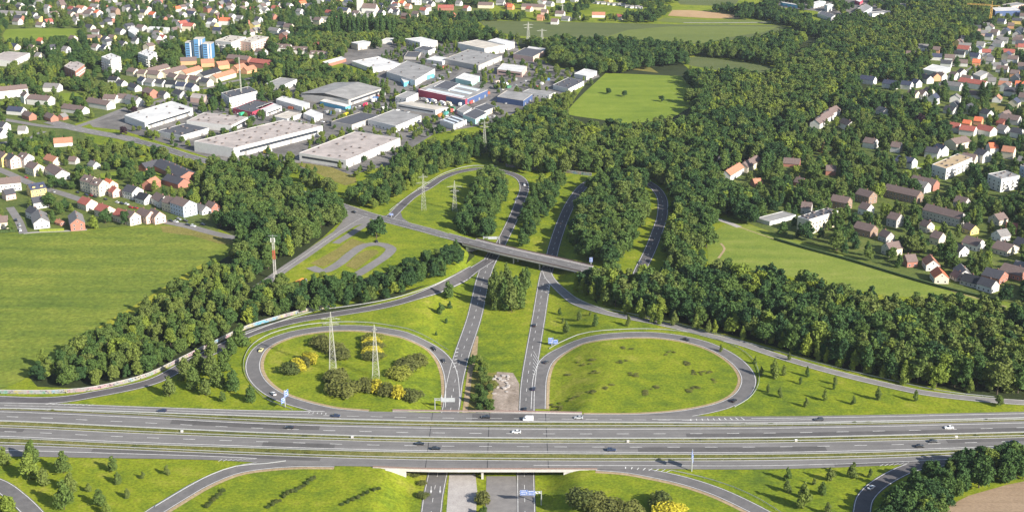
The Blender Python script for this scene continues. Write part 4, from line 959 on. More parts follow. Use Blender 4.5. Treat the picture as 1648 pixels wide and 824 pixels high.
flats("lower stepped white terrace flats continuing toward the villas", (384, 66), (404, 69), (432, 60), 12, 'p', 6, 'c', 'R')
# the blue and white tower block: three joined slabs with white stair strips
tb = W0(321, 66, 20); te = empty('tower_block', float(tb[0]), float(tb[1]), 0); tag(te, "blue and white striped tower block of three stepped slabs", "tower block")
M_BLUE = paint('blue facade', (0.085, 0.22, 0.41), .08, .2); M_TWH = paint('tower white', (0.74, 0.76, 0.78), .05, .3)
for i, (x, y, h) in enumerate(((-11.8, 4, 18), (0, 0, 23), (11.8, -5, 18))):
    m = MB(); m.box(x - 5.5, x + 5.5, y - 7, y + 7, -.3, h, 0); s = m.build('slab', M_BLUE, te)
    for dx in (.9, 4.0):
        m = MB(); m.box(x + dx - .8, x + dx + .8, y - 7.12, y - 6.9, 0, h + .3); m.build('stair_strip', M_TWH, s)
    m = MB(); m.box(x - 5.7, x + 5.7, y - 7.2, y + 7.2, h + .004, h + .5); m.build('roof', M_RFC, te)
    for f in range(6):
        m = MB(); m.box(x - 4.8, x - .5, y - 7.06, y - 6.95, 1.6 + f * 2.9, 2.5 + f * 2.9); m.build('window_band', M_GLASS, s)
protect(float(tb[0]), float(tb[1]), 44, 18, 0, 22)
# church
cb0 = W0(580, 21, 0); ch = empty('church', float(cb0[0]), float(cb0[1]), 0, math.radians(-12)); tag(ch, "white church with square tower and red pyramid roof", "church")
m = MB(); m.box(-4, 4, -4, 4, -.3, 22); m.build('tower', WM['w'], ch)
m = MB()
for a, b in (((-4.4, -4.4), (4.4, -4.4)), ((4.4, -4.4), (4.4, 4.4)), ((4.4, 4.4), (-4.4, 4.4)), ((-4.4, 4.4), (-4.4, -4.4))): m.poly([(*a, 22), (*b, 22), (0, 0, 32)])
m.poly([(-4.4, 4.4, 22), (4.4, 4.4, 22), (4.4, -4.4, 22), (-4.4, -4.4, 22)]); m.build('spire', RM['o'], ch)
m = MB(); m.box(4, 26, -6, 6, -.3, 8); m.poly([(26.01, -6, 8), (26.01, 6, 8), (26.01, 0, 14)]); m.build('nave', WM['w'], ch)
m = MB(); m.poly([(4, -6.5, 7.8), (26.4, -6.5, 7.8), (26.4, 0, 14.2), (4, 0, 14.2)]); m.poly([(4, 0, 14.2), (26.4, 0, 14.2), (26.4, 6.5, 7.8), (4, 6.5, 7.8)]); m.build('roof', RM['b'], ch)
protect(float(cb0[0]) + 8, float(cb0[1]), 34, 12, 0, 20)
w0 = W0(673, 8, 0); e = empty('tower_house', float(w0[0]), float(w0[1]), 0); tag(e, "tall white cubic tower house beyond the woodland strip", "house")
m = MB(); m.box(-5, 5, -5, 5, -.3, 14); m.build('wall', WM['w'], e); m = MB(); m.box(-5.2, 5.2, -5.2, 5.2, 14.01, 14.5); m.build('roof', M_RFW, e)
for zz in (3, 6.5, 10):
    for xx in (-2.5, 2.5): add_window(e, xx, -5.03, zz, 0, 1.6, 1.6)
protect(float(w0[0]), float(w0[1]), 10, 10, 0, 14)
# garden huts beyond the far field
for i in range(11):
    p = W0(958 + i * 7.3 + GR.uniform(-2, 2), 5 + i * .85 + GR.uniform(-1, 1), 1)
    e = gable_house(float(p[0]), float(p[1]), 7, 5.5, GR.uniform(-.6, .6), 2.6, 1.4, 'g', 'w', 0, name='garden_hut')
    tag(e, "small white garden hut in the allotments beyond the far field", "hut", "allotment huts beyond the far field")

# a label of its own for each house
def ordinal(i, n):
    W_ = ["first", "second", "third", "fourth", "fifth", "sixth", "seventh", "eighth", "ninth", "tenth", "eleventh", "twelfth", "thirteenth", "fourteenth", "fifteenth", "sixteenth", "seventeenth", "eighteenth", "nineteenth", "twentieth"]
    if n == 2: return "farther left" if i == 0 else "farther right"
    if i == 0: return "leftmost"
    if i == n - 1: return "rightmost"
    return W_[min(i, 19)] + " from left"
by = {}
for r in HOUSES: by.setdefault((r[1], r[2]), []).append(r)
for (base, where), L_ in by.items():
    L_.sort(key=lambda r: P(r[0].location.x, r[0].location.y)[0])
    for i, r in enumerate(L_):
        t = f"{base} {where}" if len(L_) == 1 else f"{ordinal(i, len(L_))} {base} {where}"
        t = t.split(); t = ' '.join(t[:16]); tag(r[0], t, r[3], r[4])

# the rest of the suburbs: hundreds of far houses that read as one mass
FARM = [RM[k] for k in 'dbrgtou'] + [WM[k] for k in 'wcgyk']
def ins(X, Y, fp):
    c = False; j = len(fp) - 1
    for i in range(len(fp)):
        if ((fp[i][1] > Y) != (fp[j][1] > Y)) and X < (fp[j][0] - fp[i][0]) * (Y - fp[i][1]) / (fp[j][1] - fp[i][1] + 1e-9) + fp[i][0]: c = not c
        j = i
    return c
def far_houses(rows, seed):
    q = random.Random(seed); m = MB()
    for poly, sp, keep in rows:
        v = [float(t) for t in poly.replace(',', ' ').split()]
        Wp = np.array([W0(v[i], v[i + 1], 4) for i in range(0, len(v), 2)]); lo, hi = Wp.min(0), Wp.max(0)
        for y in np.arange(lo[1], hi[1], sp):
            for x in np.arange(lo[0], hi[0], sp):
                X, Y = float(x + q.uniform(-.3, .3) * sp), float(y + q.uniform(-.3, .3) * sp)
                if not ins(X, Y, Wp) or q.random() > keep: continue
                if any(abs(X - f[0]) < f[2] + 8 and abs(Y - f[1]) < f[2] + 8 for f in FOOT): continue
                if any(ins(X, Y, fp) for fp in FIELDS): continue
                an = math.radians(q.choice((-33, 57)) + q.uniform(-10, 10)); L, D, he, hr = q.uniform(9, 15), q.uniform(8.5, 10.5), q.choice((3.5, 5, 5, 6.5)), q.uniform(3, 4.2)
                ca, sa = math.cos(an), math.sin(an); T = lambda a, b, z: (X + a * ca - b * sa, Y + a * sa + b * ca, z)
                l, d, o = L / 2, D / 2, .35; rk = q.choices(range(7), (7, 7, 2, 5, 1, 1, 3))[0]; wk = 7 + q.choices(range(5), (7, 3, 3, 1, 1))[0]
                m.quad(T(-l, -d, 0), T(l, -d, 0), T(l, -d, he), T(-l, -d, he), wk); m.quad(T(l, d, 0), T(-l, d, 0), T(-l, d, he), T(l, d, he), wk)
                m.poly([T(l, -d, 0), T(l, d, 0), T(l, d, he), T(l, 0, he + hr), T(l, -d, he)], wk); m.poly([T(-l, d, 0), T(-l, -d, 0), T(-l, -d, he), T(-l, 0, he + hr), T(-l, d, he)], wk)
                m.quad(T(-l - .3, -d - o, he - .2), T(l + .3, -d - o, he - .2), T(l + .3, 0, he + hr + .15), T(-l - .3, 0, he + hr + .15), rk); m.quad(T(l + .3, d + o, he - .2), T(-l - .3, d + o, he - .2), T(-l - .3, 0, he + hr + .15), T(l + .3, 0, he + hr + .15), rk)
                protect(X, Y, L, D, an, he + hr)
    tag(obj('far_houses', mesh('far_houses', m.v, m.f, FARM, m.m)), kind='stuff')
far_houses((("-60,-34 700,-40 690,20 560,32 500,40 470,62 430,56 340,50 300,60 240,84 200,72 140,80 140,46 0,44 -60,44", 25, .50), ("-40,64 60,70 110,74 100,84 40,80 -40,82", 24, .5),
            ("1500,90 1560,60 1600,34 1700,10 1700,180 1640,150 1600,150 1560,140 1530,112 1500,112", 24, .6), ("1480,150 1660,150 1660,205 1600,190 1500,165", 26, .6), ("1590,215 1680,215 1680,300 1600,262", 26, .5), ("700,-38 1000,-38 1000,0 860,4 700,4", 30, .5)), 4)

# ================================================================== TREES
def leaf_cloud(lobes, n, size, seed, flat=.75, squash=1.0):
    """small leaf-clump faces over a set of lobes (x, y, z, radius)"""
    q = np.random.default_rng(seed); v = []; f = []
    A = np.array([r ** 2 for *_, r in lobes]); A = A / A.sum()
    for k in range(n):
        x, y, z, r = lobes[q.choice(len(lobes), p=A)]
        d = q.normal(size=3); d /= np.linalg.norm(d)
        if d[2] < -.55: d[2] = -d[2]
        rr = r * (1.12 - .42 * q.random() ** 1.5); c = np.array((x, y, z)) + d * rr * np.array((1, 1, squash))
        nn = d + q.normal(size=3) * flat; nn /= np.linalg.norm(nn)
        u = np.cross(nn, q.normal(size=3)); u /= np.linalg.norm(u) + 1e-9; w = np.cross(nn, u)
        s = size * q.uniform(.6, 1.35); e = s * q.uniform(.55, 1.0); b = len(v)
        bend = nn * s * .18
        v += [tuple(c - u * s - bend), tuple(c - w * e), tuple(c + u * s - bend), tuple(c + w * e)]; f.append((b, b + 1, b + 2, b + 3))
    return v, f
def core(v, f, lobes, k=.80):
    """closed dark-side core so that a crown is not see-through"""
    for x, y, z, r in lobes:
        b = len(v); n = 6
        for i, ph in enumerate((-.9, -.2, .5, 1.1)):
            for j in range(n):
                t = 2 * math.pi * (j + .5 * (i % 2)) / n; v.append((x + r * k * math.cos(ph) * math.cos(t), y + r * k * math.cos(ph) * math.sin(t), z + r * k * math.sin(ph)))
        for i in range(3):
            for j in range(n): a = b + i * n + j; c = b + i * n + (j + 1) % n; f.append((a, c, c + n, a + n))
        f.append(tuple(b + 3 * n + j for j in range(n))); f.append(tuple(b + n - 1 - j for j in range(n)))
def crown_me(kind, seed, mat):
    q = random.Random(seed); L = []
    if kind == 'broad':            # unit: height 1 (z .12 to 1), radius about .38
        L = [(0, 0, .52, .27)]
        for i in range(26):
            a = q.uniform(0, 6.28); ph = q.uniform(-.95, 1.25); R_ = q.uniform(.18, .31); r = q.uniform(.055, .145)
            L.append((R_ * math.cos(ph) * math.cos(a), R_ * math.cos(ph) * math.sin(a), .51 + R_ * 1.3 * math.sin(ph), r))
        n, s = 1700, .036
    elif kind == 'slim':           # taller, narrower
        L = [(0, 0, .42, .15), (0, 0, .62, .15)]
        for i in range(20):
            z = q.uniform(.18, .90); a = q.uniform(0, 6.28); w = .16 * math.sin(min(1, (1.02 - z) * 1.5) * 1.57); L.append((w * math.cos(a), w * math.sin(a), z, q.uniform(.045, .115) * (1.15 - .35 * z)))
        n, s = 1200, .032
    elif kind == 'poplar':
        for i in range(15):
            z = .10 + .86 * i / 14; w = .095 * math.sin(math.pi * min(1, .18 + z * .80)) + .012; a = q.uniform(0, 6.28); L.append((.03 * math.cos(a), .03 * math.sin(a), z, w * q.uniform(.85, 1.2)))
        n, s = 900, .026
    elif kind == 'young':          # conical
        for i in range(13):
            z = .12 + .80 * i / 12; w = .175 * math.sin(math.pi * min(1, .20 + z * .78) ** .85) + .01; a = q.uniform(0, 6.28); L.append((w * .55 * math.cos(a), w * .55 * math.sin(a), z, max(.035, w * q.uniform(.65, 1.0))))
        n, s = 900, .036
    elif kind == 'shrub':          # dome on the ground, unit radius .5
        L = [(0, 0, .25, .34)]
        for i in range(11):
            a = q.uniform(0, 6.28); r_ = q.uniform(.1, .33); L.append((r_ * math.cos(a), r_ * math.sin(a), q.uniform(.14, .36), q.uniform(.12, .2)))
        n, s = 1500, .036
    v, f = leaf_cloud(L, n, s, seed); core(v, f, L, .74)
    return mesh(kind + '_crown', v, f, mat)
CROWN = {k: [crown_me(k, 31 * i + j * 7 + 5, M_SHRUB if k == 'shrub' else M_LEAF) for j in range(6 if k == 'broad' else 4)] for i, k in enumerate(('broad', 'slim', 'poplar', 'young', 'shrub'))}
CROWN['cone'] = CROWN['young']; CROWN['copper'] = [crown_me('broad', 900 + j, M_COPPER) for j in range(2)]
def trunk_me(h0, h1, r):
    m = MB(); m.bar((0, 0, -.02), (0, 0, h0), r, n=7, r2=r * .7); m.bar((0, 0, h0), (.01, .0, h1), r * .7, n=6, r2=r * .25)
    for i in range(4):
        a = 1.57 * i + .4; m.bar((0, 0, h0 * (.9 + .12 * i)), (.16 * math.cos(a), .16 * math.sin(a), h0 + .22 + .05 * i), r * .45, n=5, r2=r * .15)
    return m.me('trunk', M_BARK)
TRUNK = {'broad': trunk_me(.26, .8, .022), 'slim': trunk_me(.22, .85, .018), 'poplar': trunk_me(.1, .9, .014), 'young': trunk_me(.15, .9, .012)}
TRUNK['cone'] = TRUNK['young']; TRUNK['copper'] = TRUNK['broad']
KNAME = {'broad': 'broadleaf_tree', 'slim': 'slender_tree', 'poplar': 'poplar_tree', 'young': 'young_tree', 'cone': 'conical_tree', 'copper': 'copper_beech'}
def tone_word(t): return "dark green" if t < .26 else "mid green" if t < .58 else "olive green" if t < .82 else "bright green"
TR = random.Random(5)
def tree(kind, x, y, h, wide, tone, label, group, cat="tree"):
    e = empty(KNAME[kind], x, y, float(H(x, y)), TR.uniform(0, 6.28)); e.scale = (h * wide, h * wide, h)
    tag(e, label, cat, group)
    c = obj('crown', TR.choice(CROWN[kind]), e); c["tone"] = float(tone); obj('trunk', TRUNK[kind], e)
    return e
def shrub(x, y, w, d, h, rz, tone, label, group=None, name='shrub'):
    e = empty(name, x, y, float(H(x, y)), rz); e.scale = (w, d, h * 1.9); tag(e, label, 'shrub', group)
    c = obj('foliage', TR.choice(CROWN['shrub']), e); c["tone"] = float(tone); return e

# --- what the crowns must keep clear of
FOOT_A = np.array(FOOT); VIS_A = np.array(VIS)
SEG = []
for c, hw in ROADS:
    for i in range(0, len(c) - 1): SEG.append((*c[i], *c[i + 1], hw))
SEG = np.array(SEG)
def road_dist(pts):
    out = np.full(len(pts), 1e9)
    for s in range(0, len(pts), 4000):
        p = pts[s:s + 4000]; a = SEG[:, :2]; d = SEG[:, 2:4] - a; L2 = (d ** 2).sum(1) + 1e-9
        t = np.clip(((p[:, None, :] - a[None]) * d[None]).sum(2) / L2, 0, 1)
        dd = np.sqrt((((a[None] + t[..., None] * d[None]) - p[:, None]) ** 2).sum(2)) - SEG[None, :, 4]
        out[s:s + 4000] = dd.min(1)
    return out
def inpoly(x, y, poly):
    r = np.zeros(len(x), bool); j = len(poly) - 1
    for i in range(len(poly)):
        xi, yi = poly[i]; xj, yj = poly[j]
        c = ((yi > y) != (yj > y)) & (x < (xj - xi) * (y - yi) / (yj - yi + 1e-12) + xi); r ^= c; j = i
    return r
def pxpoly(s):
    v = [float(t) for t in s.replace(',', ' ').split()]; return [(v[i], v[i + 1]) for i in range(0, len(v), 2)]
TREES = []                                     # kind x y h wide tone zone
NR = np.random.default_rng(3)
def fill(zone, poly, sp, h0, h1, kinds=('broad',), tone=(.08, .62), keep=1.0, clear=.9, wide=1.0, roadm=1.5, seen=True, yel=.05):
    pp = pxpoly(poly); zc = (h0 + h1) * .30
    Wp = np.array([W0(a, max(b, -42), zc) for a, b in pp]); lo, hi = Wp.min(0), Wp.max(0)
    gx = np.arange(lo[0], hi[0] + sp, sp); gy = np.arange(lo[1], hi[1] + sp, sp * .87)
    X, Y = np.meshgrid(gx, gy); X = X + (np.arange(len(gy)) % 2)[:, None] * sp * .5
    X = (X + NR.uniform(-.38, .38, X.shape) * sp).ravel(); Y = (Y + NR.uniform(-.38, .38, Y.shape) * sp).ravel()
    m = inpoly(X, Y, Wp) & (NR.random(len(X)) < keep); X, Y = X[m], Y[m]
    if not len(X): return
    hh = h0 + (h1 - h0) * NR.beta(1.2, 1.2, len(X)); kk = NR.choice(kinds, len(X)); wd = wide * NR.uniform(.95, 1.38, len(X))
    rad = hh * .36 * wd * np.where(kk == 'broad', 1, .5)
    ok = road_dist(np.stack([X, Y], 1)) > rad * .75 + roadm
    for fp in FIELDS: ok &= ~inpoly(X, Y, fp)
    for x, y, l, d, ca, sa in FOOT_A:
        dx, dy = X - x, Y - y; u = np.abs(dx * ca + dy * sa) - l; v = np.abs(-dx * sa + dy * ca) - d
        ok &= ~((u < rad * .6) & (v < rad * .6))
    if seen and clear:
        tx, ty = P(X, Y, hh * .62); s = S(X, Y, hh * .5); rp = rad * s; dist = np.hypot(X, Y)
        for x0, x1, y0, y1, dd in VIS_A:
            mx, my = (x1 - x0) * .12, (y1 - y0) * .16
            hit = (tx + rp > x0 + mx) & (tx - rp < x1 - mx) & (ty + rp > y0 + my) & (ty - rp * 1.15 < y1 - my) & (dist < dd + 2)
            ok &= ~(hit & (NR.random(len(X)) < clear))
    # a slow change of tone over the land plus each tree's own
    tn = tone[0] + (tone[1] - tone[0]) * np.clip(.5 + .22 * np.sin(X / 37.0 + 1.3 * np.sin(Y / 51.0)) + NR.normal(0, .34, len(X)), 0, 1)
    tn = np.where(NR.random(len(X)) < yel, NR.uniform(.8, .97, len(X)), tn)
    for i in np.nonzero(ok)[0]: TREES.append((kk[i], X[i], Y[i], hh[i], wd[i], tn[i], zone))
bs = ('broad', 'broad', 'broad', 'slim', 'slim', 'cone')
fill("in the wood between the village and the road junction", "328,262 352,248 400,258 440,276 520,305 552,332 552,355 528,378 495,398 468,418 440,434 410,444 384,430 380,404 398,386 352,368 330,345 334,300", 8.4, 10.8, 17.2, bs)
fill("in the wooded belt between the crop field and the slip road", "384,428 410,440 440,436 470,462 500,478 470,500 420,516 380,530 330,554 290,572 262,590 210,602 150,615 90,606 48,590 72,570 132,546 200,506 272,470 330,430", 7.9, 7.6, 13.8, bs, tone=(.1, .78), yel=.1)
fill("in the hedge belt between the parking loop and the slip road", "452,462 500,452 520,440 570,448 620,438 660,423 710,402 748,392 760,405 742,424 690,450 640,470 580,487 530,498 490,492", 7.7, 7.6, 12.6, bs, tone=(.08, .6))
fill("in the belt between the warehouses and the smaller loop", "574,306 600,282 640,246 680,230 722,228 782,212 782,240 744,258 702,278 662,298 622,318 592,326 540,304 484,286 470,272 520,286 560,304", 8.2, 7.6, 13.8, bs, tone=(.2, .8), yel=.12)
fill("in the strip below the white warehouses", "330,252 380,246 440,252 476,262 470,280 430,272 380,262 340,266", 8.2, 8.6, 13.8, bs)
fill("in the grove inside the smaller loop", "758,305 782,272 802,272 812,296 800,325 784,355 752,378 736,368 744,332", 7.9, 11.9, 17.2, bs, tone=(.15, .6))
fill("in the narrow grove between smaller loop and shaded road", "862,292 884,280 912,282 902,300 886,322 868,342 848,372 834,390 838,360 850,330 860,310", 8.4, 8.6, 13.8, bs, tone=(.05, .55))
fill("in the grove inside the shaded loop", "935,320 955,300 985,290 1022,290 1040,308 1034,345 1010,384 985,412 952,412 926,398 924,358", 7.9, 11.9, 18.4, bs, tone=(.12, .65))
fill("in the great wood beyond the road bridge", "786,215 822,196 852,186 880,182 920,192 960,200 1008,204 1052,200 1090,196 1116,180 1136,152 1128,122 1160,112 1240,124 1252,112 1332,60 1432,10 1560,-10 1590,10 1562,58 1520,74 1492,84 1462,98 1450,118 1402,118 1382,146 1342,176 1302,200 1262,238 1232,268 1192,258 1162,268 1132,288 1112,326 1092,346 1074,312 1062,286 1022,266 982,264 940,260 900,266 862,262 822,264 788,258", 9.2, 11.9, 19.5, bs, tone=(.05, .80), clear=.9, yel=.09)
fill("in the wood beside the pasture track", "1082,328 1102,298 1152,296 1202,316 1242,330 1236,344 1180,350 1142,376 1124,398 1134,424 1092,430 1072,416 1066,380", 8.7, 10.8, 17.2, bs)
fill("in the long wood between pasture and pale slip road", "926,446 982,432 1042,448 1102,430 1182,432 1252,442 1332,462 1402,476 1452,486 1522,478 1680,506 1680,632 1560,622 1452,600 1362,584 1262,550 1182,526 1102,508 1022,490 962,478 930,464", 7.4, 11.9, 19.5, ('broad', 'broad', 'slim', 'slim', 'cone'), tone=(.05, .72), yel=.1)
fill("in the sunny front row along the pale slip road", "918,462 962,484 1022,498 1102,516 1182,534 1262,556 1362,590 1452,608 1560,628 1680,640 1680,652 1560,636 1452,616 1362,598 1262,566 1182,544 1102,525 1022,507 962,494 930,478", 6.5, 5, 9, ('slim', 'slim', 'broad'), tone=(.4, .9), keep=.75, yel=.2, roadm=2.0)
fill("in the copse between ploughed field and the corner road", "1418,840 1432,794 1472,770 1522,744 1572,728 1602,716 1690,722 1690,760 1592,774 1542,790 1520,826 1514,850", 6.0, 9.5, 15, bs, tone=(.1, .6))
fill("at the bottom corner beside the corner road", "-30,800 12,796 30,812 34,840 -30,840", 7.7, 7.6, 11.5, ('broad',))
fill("in the hedge beside the old carriageway", "756,560 772,560 790,580 792,620 788,652 764,652 760,620 768,590", 5.5, 4, 7, ('broad',), tone=(.3, .8), roadm=.5)
fill("beside the old carriageway under the motorway bridge", "770,800 782,800 784,826 770,826", 5.0, 4, 6, ('broad',), tone=(.3, .7), roadm=.2)
fill("among the village gardens", "0,235 60,205 140,226 200,232 262,240 320,262 332,300 344,346 300,340 240,310 190,280 130,300 60,290 0,262", 9.0, 6.5, 12.6, bs, tone=(.15, .85), keep=.8, yel=.12, clear=.8)
fill("among the gardens by the crop field", "-30,330 40,318 130,330 220,336 270,352 230,360 140,366 40,368 -30,368", 9.0, 6.5, 11.5, bs, tone=(.15, .7), keep=.6)
fill("among the western suburb gardens", "-60,190 0,105 100,100 140,118 210,150 330,140 420,128 412,150 350,170 260,160 200,178 120,198 40,190", 9.2, 6.5, 13.8, bs, tone=(.12, .8), keep=.82, yel=.1, clear=.7)
fill("in the park west of the tower block", "40,88 100,64 150,78 220,80 300,70 300,96 240,112 190,120 120,120 60,110", 9.0, 9.7, 17.2, bs, tone=(.08, .62))
fill("in the leafy western suburb", "-120,-30 560,-40 640,10 640,62 560,70 470,100 430,132 400,110 300,64 200,84 100,64 40,92 -120,110", 9.6, 7.6, 14.9, bs, tone=(.08, .72), keep=.85, clear=.66)
fill("among the trees in front of the poplar row", "440,70 500,48 640,52 660,62 640,70 560,74 540,96 460,120 420,128 400,120 430,104", 8.4, 8.6, 14.9, bs, tone=(.15, .75), keep=.85, yel=.1)
fill("in the green belt above the grey gabled hall", "380,150 430,138 480,112 520,106 570,112 620,134 642,146 616,140 560,130 500,142 470,152 430,162 400,160", 9.0, 8.6, 14.9, bs, tone=(.15, .75), yel=.1)
fill("in the woodland strip below the far field", "640,40 760,36 790,52 830,60 870,66 860,74 840,62 770,58 720,62 660,58 640,56", 8.4, 9.7, 16.1, bs, tone=(.1, .65))
fill("in the tree belt beyond the far field", "640,16 780,22 840,20 900,26 1010,22 1060,10 1080,14 1050,30 1010,34 900,36 830,34 770,32 700,34 640,34", 9.5, 8.6, 14.9, bs, tone=(.08, .55), keep=.8)
fill("beyond the far fields at the top of the picture", "640,-40 1100,-40 1090,-2 1040,12 960,10 900,18 840,4 700,6 640,12", 11.2, 8.6, 14.9, ('broad',), tone=(.1, .6), keep=.7)
fill("in the belt between the far fields", "1090,8 1150,10 1240,8 1260,10 1290,24 1330,28 1430,14 1330,60 1280,40 1240,30 1200,24 1150,18 1095,15", 9.0, 10.8, 17.2, bs, tone=(.04, .5))
fill("in the wood behind the round meadow", "850,66 900,64 1000,66 1130,74 1210,64 1260,52 1300,56 1250,104 1180,106 1110,92 1060,98 1000,108 970,114 960,108 920,100 880,92", 8.3, 10.8, 18.4, bs, tone=(.05, .6))
fill("around the round meadow", "968,116 1000,112 1080,112 1128,116 1140,150 1128,162 1118,150 1106,130 1090,120 1020,117", 8.3, 10.8, 17.2, bs, tone=(.2, .7))
fill("in the tall hedge between workshops and meadow", "966,122 972,118 945,146 912,178 880,190 850,190 800,206 790,196 850,176 880,160 905,150 940,136", 8.2, 6.5, 11.5, bs, tone=(.2, .85), yel=.15)
fill("among the eastern suburb gardens", "1110,280 1160,262 1200,262 1262,238 1302,200 1342,178 1382,146 1450,118 1462,98 1520,74 1562,58 1590,0 1900,-20 1900,480 1680,484 1602,478 1542,462 1472,442 1404,422 1342,398 1262,376 1200,352 1150,340 1112,328", 9.6, 8.5, 16, bs, tone=(.06, .68), keep=.9, yel=.08, clear=.85)
fill("over the far curve of the shaded loop", "952,290 990,274 1032,276 1046,290 1024,296 988,290 962,300", 8.0, 13, 18, bs, tone=(.1, .6), roadm=-9)
fill("around the retail park", "1250,14 1310,22 1345,34 1440,28 1480,0 1440,-30 1250,-30 1230,2", 10.1, 8.6, 13.8, ('broad',), tone=(.05, .5), keep=.5)
fill("scattered through the industrial estate", "200,210 330,260 480,275 560,290 640,250 700,215 800,200 960,124 900,105 836,84 720,62 640,72 560,130 420,130 330,155 260,160", 8, 4, 9, bs, tone=(.2, .85), keep=.42, yel=.15, clear=.75)
fill("along the street to the junction", "204,232 262,246 330,268 400,290 400,300 330,280 262,258 204,246", 9.0, 5.4, 10.3, bs, tone=(.2, .7), keep=.8)
fill("along the street verge below the halls", "216,214 262,228 330,250 380,268 340,256 290,242 250,230", 9.0, 5.4, 10.3, bs, tone=(.2, .8), keep=.8)
# the most telling single trees, placed one by one: kind px py(base) height wide tone label
SINGLE = """
broad 606 384 17 1.25 .16 large dark rounded tree standing alone at the road junction
broad 66 610 9 1.6 .05 dark bushy tree at the tip of the crop field
broad 1110 168 17 1.2 .62 bright crowned willow at the far corner of the round meadow
poplar 18 235 16 1.6 .2 dark columnar tree beside the yellow village house
broad 80 335 13 1.2 .35 big round tree between the dark roofs and the terraces
broad 170 360 12 1.2 .2 round dark tree at the crop field before the terraces
broad 202 362 11 1.0 .15 dark tree beside the pink twin houses
broad 385 372 15 1.3 .15 large tree overhanging the village street end
broad 355 366 14 1.3 .2 broad tree at the street bend beside the crop field
broad 86 303 12 1.2 .3 round street tree opposite the big brown gabled house
slim 1140 180 16 1.2 .2 slender tree at the right edge of the round meadow
broad 1470 312 13 1.3 .25 round tree before the long brown terrace
broad 1565 292 16 1.25 .2 big round tree in front of the tan roofed flats
broad 1528 412 13 1.3 .5 large round garden tree with bright sunny side
slim 1333 372 9 1.1 .6 thin tree in front of the cream apartment block
"""
for row in SINGLE.strip().split('\n'):
    t = row.split(None, 6); p = G(float(t[1]), float(t[2])); tree(t[0], p[0], p[1], float(t[3]), float(t[4]), float(t[5]), t[6], None)
# poplar row in the distance
for i in range(46):
    x = 528 + i * 2.35 + TR.uniform(-.8, .8); p = W0(x, 63 + TR.uniform(-2, 2.5) - (i % 3) * 1.2)
    tree('poplar', p[0], p[1], TR.uniform(26, 34), .85, TR.uniform(.10, .40), "tall dark poplar in the long row behind the dormered villas", "poplars in the long row")
for x, y, h in ((268, 92, 22), (274, 93, 20), (290, 90, 21), (84, 80, 17), (1402, 222, 15), (1206, 250, 18), (1218, 248, 17), (1580, 160, 19), (1587, 161, 18), (1520, 158, 17), (1552, 160, 18), (1640, 158, 18)):
    p = W0(x, y); tree('poplar', p[0], p[1], h, 2.0, TR.uniform(.04, .25), "thick dark columnar tree rising from gardens of the suburbs", "columnar garden trees")
# young conical trees on the lawns: base x, base y, height in picture points
def young(where, group, s, wide=1.0, tone=(.5, .85), kind='young'):
    it = [tuple(map(float, q.split(','))) for q in s.split()]; it.sort()
    tot = len(it)
    for i, (x, y, hp) in enumerate(it):
        p = G(x, y); h = 1.12 * hp / S(p[0], p[1]) / math.cos(PITCH + math.atan((y - 412) / FPX))
        t = TR.uniform(*tone); size = "tall" if h > 8 else "small" if h < 4.8 else "medium"
        tree(kind, p[0], p[1], h, wide * TR.uniform(.9, 1.15), t, f"{ordinal(i, tot)} {size} young tree {where}".replace("farther left", "left one,").replace("farther right", "right one,") if tot <= 20 else f"{size} {tone_word(t)} young tree {where}", group)
young("on the lawn in the bottom corner", "young trees on the bottom corner lawn", "7,747,26 52,743,33 49,770,37 71,783,29 103,761,33 114,791,29 104,819,42 143,791,13 161,814,26 182,758,23 190,778,18 230,770,11 269,764,15 205,801,15 172,828,20", 1.2)
young("between the dark slip road and the loop", "young trees beside the dark slip road", "273,638,30 297,610,33 319,598,34 331,636,26 312,626,34 350,622,34 340,572,30 362,596,34 372,573,28 388,558,36 376,628,32 404,646,24 340,605,36 358,646,16".strip(), 1.25, (.35, .7))
young("on the triangular lawn left of the through road", "young trees on the western triangle", "722,481,27 709,506,18 724,497,12 718,520,8 702,540,7", 1.15, (.2, .5))
young("in the tall clump between the through roads", "tall trees between the through roads", "790,490,42 798,498,46 812,500,48 823,502,46 836,498,42 806,480,42 820,478,40 842,474,40 848,466,34 796,472,38 830,488,42 815,462,36", .80, (.35, .7))
young("on the small triangle right of the through road", "young trees on the eastern triangle", "901,507,12 932,516,16 958,526,20 1011,525,17 911,538,21 906,520,9 950,508,8", .95, (.4, .8))
young("on the long lawn between pale slip road and motorway", "young trees on the long lawn", "1246,610,30 1261,605,17 1299,606,16 1344,619,14 1288,618,12 1255,640,16 1327,645,18 1297,655,15 1373,651,14 1413,644,20 1473,646,18 1342,627,12 1225,604,14 1236,632,14 1215,586,12 1160,566,12 1270,580,13", .85, (.45, .85))
young("on the lawn right of the signpost with two faces", "young trees on the eastern bottom lawn", "1267,773,20 1267,792,18 1293,818,38 1323,797,21 1336,774,21 1372,769,24 1332,827,18 1400,768,14 1290,800,14 1310,780,11", 1.1, (.4, .8))
young("in front of the long wood beside the pale slip road", "slender trees before the long wood", "929,470,30 954,482,26 972,490,28 1008,505,24 1030,512,30 1050,518,28 1085,524,22 1240,552,26 1258,560,24 1297,574,36 1330,584,24 1352,590,30 1374,596,30 1455,618,36 1120,530,24 1150,536,20 1195,548,22 1420,610,22 1500,626,24 1560,632,22 938,476,28 1140,536,20 1275,566,28 1315,580,26 1395,602,26 1440,614,24 1062,522,22", .85, (.72, .98), 'young')
